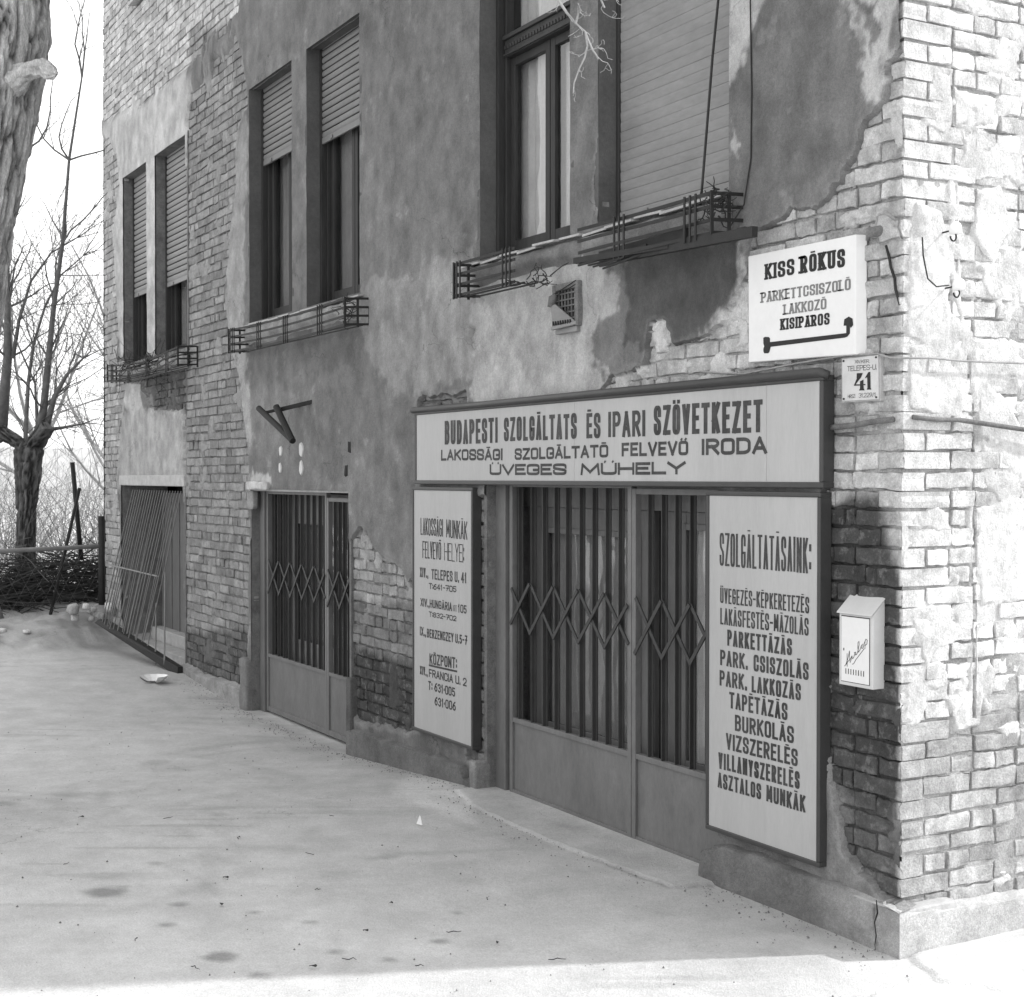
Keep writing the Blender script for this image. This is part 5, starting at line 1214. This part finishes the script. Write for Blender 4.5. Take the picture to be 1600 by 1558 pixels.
# near trunk
def bark_trunk(name, pts, rad, seg, rings, seed, material, parent, amp, tone):
    pts = [np.array(p, float) for p in pts]; cum = np.concatenate([[0], np.cumsum([np.linalg.norm(b - a) for a, b in zip(pts[:-1], pts[1:])])])
    T = np.linspace(0, cum[-1], rings); C_ = np.stack([np.interp(T, cum, [p[k] for p in pts]) for k in range(3)], 1); rr = np.interp(T, cum, rad)
    A = np.linspace(0, 2*math.pi, seg + 1)[:-1]
    ca, sa = np.cos(A), np.sin(A)
    Zg = T[:, None]
    # twisted plates and fissures of the bark
    tw = A[None] + .25 * np.sin(T[:, None] * 1.3)
    cx, sx = np.cos(tw) * 1., np.sin(tw) * 1.
    n1 = fbm(cx*2.6, sx*2.6, Zg*1.4, 4, seed); n2 = fbm(cx*6.5, sx*6.5, Zg*3.2, 4, seed+1); n3 = fbm(cx*1.1, sx*1.1, Zg*.8, 2, seed+2); n4 = fbm(cx*14, sx*14, Zg*9, 3, seed+3)
    fis = 1 - np.abs(n2) * 2.6
    fis = np.clip(fis, 0, 1)**3
    disp = amp * (1.5*n1 - 1.9*fis + 1.1*n3 + .6*n4)
    rad_ = rr[:, None] + disp
    V = C_[:, None, :] + np.stack([rad_ * ca[None], rad_ * sa[None], 0*rad_], -1)
    i = np.arange(rings*seg).reshape(rings, seg); j = np.roll(i, -1, 1)
    F = np.stack([i[:-1], j[:-1], j[1:], i[1:]], -1).reshape(-1, 4)
    t = tone * (1 + .5*n1 - .8*fis + .5*n4)
    return link(name, np_mesh(name, V.reshape(-1, 3), F, np.clip(t, .04, .6).ravel(), True), material, parent)
def ray_pt(px, py, d):
    a = R(150.6); p = -R(.862)
    Fw = np.array([math.cos(a)*math.cos(p), math.sin(a)*math.cos(p), math.sin(p)]); Rt = np.array([math.sin(a), -math.cos(a), 0]); Up = np.cross(Rt, Fw)
    return CAM + (Fw + Rt*(px-800)/2260 - Up*(py-779)/2260) * d
# tree axis worked out once, in metres
TR = TREE_PTS
near_t = empty('old_tree', 'thick rough barked tree trunk with a broken branch stub at the left edge, nearest tree', 'tree', tuple(TR[0]))
def tloc(o): o.location = (-TR[0][0], -TR[0][1], -TR[0][2]); return o
tloc(bark_trunk('trunk', TR, [.36,.31,.29,.30,.27,.30,.33,.26], 220, 760, 300, M['bark'], near_t, .022, .50))
sp = np.array(STUB)
def stub_mesh():
    n = 40; ts = np.linspace(0, 1, 60); cum = np.linspace(0, 1, 4); Cp = np.stack([np.interp(ts, cum, sp[:, k]) for k in range(3)], 1)
    rr = np.interp(ts, [0, .25, .55, .8, .9, 1], [.085, .052, .045, .05, .036, .001]); d_ = sp[-1] - sp[0]; d_ /= np.linalg.norm(d_)
    a_ = np.cross(d_, (0, 0, 1.)); a_ /= np.linalg.norm(a_); b_ = np.cross(d_, a_); A = np.linspace(0, 2*math.pi, n + 1)[:-1]
    ct, st_ = np.cos(A)[None], np.sin(A)[None]; nn = fbm(ct*2.5, st_*2.5, ts[:, None]*5, 4, 340)
    r2 = rr[:, None] * (1 + .45 * nn); V = Cp[:, None] + r2[..., None] * (ct[..., None] * a_ + st_[..., None] * b_)
    V = V + (d_ * .03) * (np.maximum(0, ts - .8) * 5)[:, None, None] * fbm(ct*3 + 0*ts[:, None], st_*3, 0, 2, 345)[..., None]
    i = np.arange(60*n).reshape(60, n); j = np.roll(i, -1, 1); F = np.stack([i[:-1], j[:-1], j[1:], i[1:]], -1).reshape(-1, 4)
    return np_mesh('branch_stub', V.reshape(-1, 3), F, np.clip(.55 * (1 + .5 * nn), .05, .6).ravel(), True)
tloc(link('branch_stub', stub_mesh(), M['bark'], near_t))
m = MB(); rg = random.Random(8)
for k in range(7): grow(m, np.array(TR[-1]) + [rg.uniform(-.1,.1), rg.uniform(-.1,.1), -.2], (rg.gauss(0,1), rg.gauss(0,1), .9), 3.2, .11, 2, rg, .12, .03, .7, 3)
tloc(m.build('crown', M['twig'], near_t))
# pollarded tree beyond the fence
POL = POLLARD
pt = empty('pollard_tree', 'pollarded tree with thick forked head and long bare shoots beyond the fence', 'tree', (POL[0][0], POL[0][1], -.1))
def qloc(o): o.location = (-POL[0][0], -POL[0][1], .1); return o
up_ = lambda p, q, f: tuple(np.array(p) * (1-f) + np.array(q) * f)
qloc(bark_trunk('trunk', [(POL[0][0]-.03, POL[0][1], -.3), POL[0], up_(POL[0],POL[1],.6), POL[1], POL[2], up_(POL[2],(POL[2][0],POL[2][1],POL[2][2]+.12),1)], [.17,.125,.115,.13,.18,.10], 60, 160, 310, M['bark'], pt, .022, .13))
for (q, ra, rb, sd_) in ((POL[3], .16, .13, 320), (POL[4], .16, .12, 330)):
    qloc(bark_trunk('limb_stub', [up_(POL[2], q, -.1), up_(POL[2], q, .4), up_(POL[2], q, .8), up_(POL[2], q, 1.15), (q[0], q[1], q[2] + .12)], [ra*.8, ra*.85, rb*1.1, rb, .05], 44, 60, sd_, M['bark'], pt, .028, .13))
rg = random.Random(21)
for chain, r0 in STEMS:
    m = MB(); m.tube(chain, [r0 * (1 - .93*(i/(len(chain)-1))**.8) for i in range(len(chain))], 8, True); qloc(m.build('limb', M['twig'], pt, True))
m = MB()
for chain, r0 in STEMS:
    ch = [np.array(c) for c in chain]
    for i in range(1, len(ch) - 1):
        d = ch[i+1] - ch[i]
        for k in range(3):
            s = np.array([rg.gauss(0,1), rg.gauss(0,1), rg.gauss(.3,.7)]); s /= np.linalg.norm(s)
            dd = d/np.linalg.norm(d) + s * .9
            grow(m, ch[i], dd, rg.uniform(.5, 1.5), r0*.22, 1, rg, .2, .04, .8, 4, .0028)
qloc(m.build('twigs', M['twig'], pt))
def bare_tree(label, x, y, h, r, seed, lean=(0,0,1), material='twig', depth=3, nk=4):
    e = empty('bare_tree', label, 'tree', (x, y, -.1), 'bare trees in the garden behind the fence')
    rg = random.Random(seed); pts = limb_path((0,0,-.2), lean, h*.45, 6, .05, rg, .02); m = MB(); m.tube(pts, [r*(1-.35*i/6) for i in range(7)], 9); m.build('trunk', M[material], e, True)
    m = MB(); 
    for k in range(6):
        q = pts[rg.randint(3, 6)]; grow(m, q, (rg.gauss(0,.6), rg.gauss(0,.6), 1), h*rg.uniform(.4,.6), r*.45, depth, rg, .10, .04, .75, nk, .004)
    m.build('crown', M[material], e); return e
M['haze_twig'] = mat('hazed_twig_bark', .24, var=.2, scale=6)  # bark paled so the colour itself carries the haze
bare_tree('slender bare tree farther back, its trunk behind the pollard', -24, 1.2, 6.5, .10, 31, material='haze_twig')
bare_tree('bare tree farther back leaning toward the house wall', -27, 4.0, 7.0, .11, 32, (.1,-.1,1), material='haze_twig')
bare_tree('bare tree at the far left of the garden', -26, -.8, 6.0, .10, 33, material='haze_twig')
for k, (x, y, h_) in enumerate([(-31, 6.5, 8), (-33, 1.5, 7.5), (-21, 2.6, 5.0), (-29, -3, 7.), (-22, -2.5, 5.5)]):
    bare_tree(['tall hazy bare tree deep in the garden nearest the house wall', 'hazy bare tree deep in the garden behind the pollard', 'small bare tree in the garden just right of the pollard', 'hazy bare tree deep in the garden, far left', 'small bare tree in the garden left of the pollard'][k], x, y, h_, .08, 60 + k, material='haze_twig')
# thicket
def thicket(name, n, xr, yr, hr, seed, material, r=.006, depth=1):
    rg = random.Random(seed); m = MB()
    for i in range(n): grow(m, (rg.uniform(*xr), rg.uniform(*yr), -.1), (rg.gauss(0,.3), rg.gauss(0,.3), 1), rg.uniform(*hr), r, depth, rg, .2, .02, .8, 4, .003, 3)
    return m.build(name, M[material], kind='stuff')
thicket('thicket', 260, (-17.5,-14.2), (-1.6,2.6), (.8,1.9), 41, 'twig')
thicket('thicket', 700, (-30,-19), (-3,9), (1.2,2.8), 42, 'haze_twig', .012)
# brush pile against the fence
rg = random.Random(50); m = MB()
for i in range(1250):
    t = rg.random(); c = np.array([-13.9 + rg.gauss(0,.35), -2.6 + 2.9*rg.random(), 0])
    hmax = .80 - .28 * abs(c[1] + .1); c[2] = .12 + max(.12, hmax) * rg.random()**1.1
    d = np.array([rg.gauss(0,.35), rg.choice((-1, 1)) * 1., rg.gauss(.10,.34)]); d /= np.linalg.norm(d); L = rg.uniform(.4, 1.5)
    pts = [c - d*L/2]; 
    for k in range(4): d = d + np.array([rg.gauss(0,.12), 0, rg.gauss(0,.1)]); pts.append(pts[-1] + d/np.linalg.norm(d)*L/4)
    m.tube(pts, [.009, .008, .006, .005, .003], 3, False)
m.build('brush_pile', M['brush'], kind='stuff')
# ------------------------------------------------------------------ fence beyond the corner
f = empty('pipe_fence', 'low pipe fence with wire mesh running from the far corner of the house', 'fence', (-12.86, 0, 0))
def floc(o): o.location = (12.86, 0, 0); return o
m = MB(); m.tube([(-12.86,.02,1.07),(-12.9,-1.4,1.03),(-12.95,-4.0,.98),(-13,-8,.95)], .028, 8); floc(m.build('top_rail', M['slat'], f, True))
for (y, z1_, r) in ((-.02, 1.42, .04), (-2.6, 1.0, .03), (-5.2, .98, .03)):
    m = MB(); m.tube([(-12.86 + y*.012, y, 0.), (-12.86 + y*.012, y, z1_)], r, 8); floc(m.build('fence_post', M['iron'], f, True))
m = MB(); m.tube([(-12.88,.03,.1),(-12.86,.04,6.4)], .022, 6); dp = tag(m.build('drain_pipe', M['iron'], None, True), 'thin dark downpipe on the far corner of the house', 'pipe')
m = MB()
for k in range(45):
    y = -.05 - k*.15
    for s in (-1, 1):
        m.bar((-12.88, y, .22), (-12.88, y + s*.42, 1.02), .0016, .0016)
floc(m.build('wire_mesh', M['stone'], f, kind='stuff'))
m = MB(); m.tube([(-12.9,-1.12,.2),(-12.95,-1.22,.52)], .035, 8); tag(m.build('short_post', M['stone'], None, True), 'short leaning stake in front of the brush pile', 'post')
for (a, b, r, lb) in [((-12.95,-.62,.15),(-12.95,-.25,1.75),.020,'dark pole leaning against the fence, lower of two'), ((-13.1,-.20,.9),(-13.1,-.30,2.05),.028,'dark pole standing up behind the fence rail')]:
    m = MB(); m.tube([a, b], r, 7); tag(m.build('pole', M['iron'], None, True), lb, 'pole')
# rubble by the corner
rg = random.Random(60)
for k in range(12):
    x = -12.55 + rg.uniform(-.3, .5); y = -.25 + rg.uniform(-.35, .15); s = rg.uniform(.05, .13); z = .22 + rg.uniform(0, .18)
    o = rough_block('rubble_stone', x, x + s*1.3, y, y + s, z, z + s, M['plinth'], 70 + k, None, s*.25, rg.choice((.5, .6, .35)), 3)
    tag(o, 'pale chunk of rubble heaped against the far corner of the house', 'stone', 'rubble heaped at the far corner')
for k, (x, y, s) in enumerate([(-12.4,-1.3,.10), (-12.2,-1.05,.08), (-12.5,-.75,.07)]):
    tag(rough_block('rubble_stone', x, x + s*1.5, y, y + s, .17, .17 + s*.5, M['plinth'], 90 + k, None, s*.2, .6, 3), 'flat pale stone lying on the earth bank before the fence', 'stone', 'flat stones on the earth bank')
# broken dish and litter on the pavement
import bmesh
m = MB(); prof = [(.02,.0),(.07,.005),(.11,.03),(.135,.06),(.128,.06),(.10,.036),(.06,.014),(.0,.012)]
for i in range(9):
    a0 = 2*math.pi*i/12; a1 = 2*math.pi*(i+1)/12
    for (r0, z0), (r1, z1) in zip(prof[:-1], prof[1:]):
        m.poly([(r0*math.cos(a0), r0*math.sin(a0), z0), (r0*math.cos(a1), r0*math.sin(a1), z0), (r1*math.cos(a1), r1*math.sin(a1), z1), (r1*math.cos(a0), r1*math.sin(a0), z1)])
o = m.build('broken_bowl', M['porcelain']); o.location = (-9.07, -.46, float(ground_z(-9.07,-.46)) + .012); tag(o, 'broken pale bowl lying on the pavement before the leaning grille', 'bowl')
def on_ground(px_, py_, dz=.012): return (px_, py_, float(ground_z(px_, py_)) + dz)
m = MB(); m.hexa([(0,0,0),(.05,.01,.0),(.045,.015,.003),(.0,.004,.003),(.012,.012,.045),(.018,.013,.04),(.018,.016,.04),(.012,.016,.045)]); o = m.build('paper_scrap', M['white']); o.location = on_ground(-2.81, -.77); tag(o, 'small white upright scrap of paper on the pavement before the shop', 'litter')
rg = random.Random(77)
tw = [(-1.05,-1.45),(-.75,-1.75),(-1.4,-1.1),(-.95,-1.95),(-1.9,-1.7),(-2.5,-1.5),(-3.6,-1.9),(-2.9,-2.6),(-1.6,-2.6),(-4.4,-1.6),(-3.2,-1.1),(-1.15,-2.5),(-.55,-1.25),(-2.1,-.9)]
for k, (x, y) in enumerate(tw):
    L = rg.uniform(.025, .07); a = rg.uniform(0, 3.14); pts = [(L*(i/4-.5)*math.cos(a) + rg.gauss(0,.003), L*(i/4-.5)*math.sin(a) + rg.gauss(0,.003), .002 + abs(rg.gauss(0,.003))) for i in range(5)]
    m = MB(); m.tube(pts, [.0016,.002,.002,.0016,.001], 5); o = m.build('fallen_twig', M['brush']); o.location = on_ground(x, y, .010); tag(o, 'tiny dark twig lying on the pale pavement', 'twig', 'tiny twigs scattered on the pavement')
lf = [(-1.55,-1.5),(-.85,-1.35),(-2.3,-2.0),(-1.25,-1.75),(-3.0,-1.7),(-1.9,-2.15),(-.95,-2.1),(-3.9,-2.3)]
for k, (x, y) in enumerate(lf):
    s = rg.uniform(.006, .013); a = rg.uniform(0, 6.28); m = MB(); ring = [(s*1.6*math.cos(t)*math.cos(a) - s*.8*math.sin(t)*math.sin(a), s*1.6*math.cos(t)*math.sin(a) + s*.8*math.sin(t)*math.cos(a), .004*math.sin(2*t)+.003) for t in np.linspace(0, 6.283, 9)[:-1]]
    b = 0; m.v = ring + [(0,0,.006)]; m.f = [(i, (i+1) % 8, 8) for i in range(8)]; o = m.build('fallen_leaf', M['brush']); o.location = on_ground(x, y, .010); tag(o, 'small dark curled leaf lying on the pale pavement', 'leaf', 'small leaves scattered on the pavement')
# bare twig hanging into the picture over the open window
rg = random.Random(90); m = MB(); a = TWIG
m.tube(a[0], [.008,.007,.006,.005,.004,.0035,.002][:len(a[0])], 6, True)
for ch in a[1:]: m.tube(ch, [.004,.0038,.0035,.003,.0025,.002,.0015][:len(ch)], 5, True)
for ch in a:
    ch = [np.array(c) for c in ch]
    for i in range(1, len(ch)-1):
        grow(m, ch[i], ch[i+1]-ch[i] + np.array([rg.gauss(0,.06), rg.gauss(0,.06), rg.gauss(0,.06)]), rg.uniform(.05,.13), .002, 1, rg, .4, -.05, .8, 2, .001, 4)
tag(m.build('hanging_twig', M['twig_pale']), 'pale bare twig hanging down in front of the open near window', 'twig')

# loose grit gathered on the pavement, thickest along the wall
rg = random.Random(123); m = MB(); rn = np.random.RandomState(9)
for k in range(1500):
    if k % 3: x = rg.uniform(-9, .1); y = -.08 - abs(rg.gauss(0, .10)) - (.15 if -3.4 < x < -1.2 else 0)
    else: x = rg.uniform(-8, 1.2); y = rg.uniform(-4.2, -.1)
    s = .0025 + .0045 * rg.random()**3; z = float(ground_z(x, y)) + .004
    a = rg.uniform(0, 3.14); ca, sa = math.cos(a)*s, math.sin(a)*s
    b = len(m.v); m.v += [(x+ca, y+sa, z), (x-sa, y+ca, z), (x-ca, y-sa, z), (x+sa, y-ca, z), (x, y, z + s*1.2)]; m.f += [(b, b+1, b+4), (b+1, b+2, b+4), (b+2, b+3, b+4), (b+3, b, b+4)]
m.build('grit', M['stone'], kind='stuff')
# ------------------------------------------------------------------ far background
def hill(name, x0, y0, y1, h, seed, tone):
    ys = np.linspace(y0, y1, 80); xs = np.linspace(x0, x0 - 60, 14); Xg, Yg = np.meshgrid(xs, ys, indexing='ij')
    k = (x0 - Xg) / 60; Zg = -.3 + h * sstep(0, .5, k) * (1 + .35 * fbm(Yg*.03, Xg*.03, seed, 3, seed)) + .5*fbm(Yg*.3, Xg*.3, seed, 3, seed+1) * sstep(0,.2,k)
    V = np.stack([Xg, Yg, Zg], -1).reshape(-1, 3); F = grid_faces(len(xs), len(ys))[:, ::-1]
    link(name, np_mesh(name, V, F, None, True), M['hedge'], kind='structure')
hill('hill', -48, -60, 80, 5.5, 400, .3)
e = empty('garden_house', 'low pale house with a shallow roof seen through the bare branches', 'house', (-36, 3, 0))
m = MB(); m.box(-4, 0, -2.6, 3.2, -.5, 1.56); m.build('wall', M['house'], e)
m = MB(); m.hexa([(-4.3,-3.0,1.55),(.4,-3.0,1.55),(.4,3.6,1.55),(-4.3,3.6,1.55),(-2.2,-3.0,2.7),(-1.8,-3.0,2.7),(-1.8,3.6,2.7),(-2.2,3.6,2.7)]); m.build('roof', M['roof'], e)
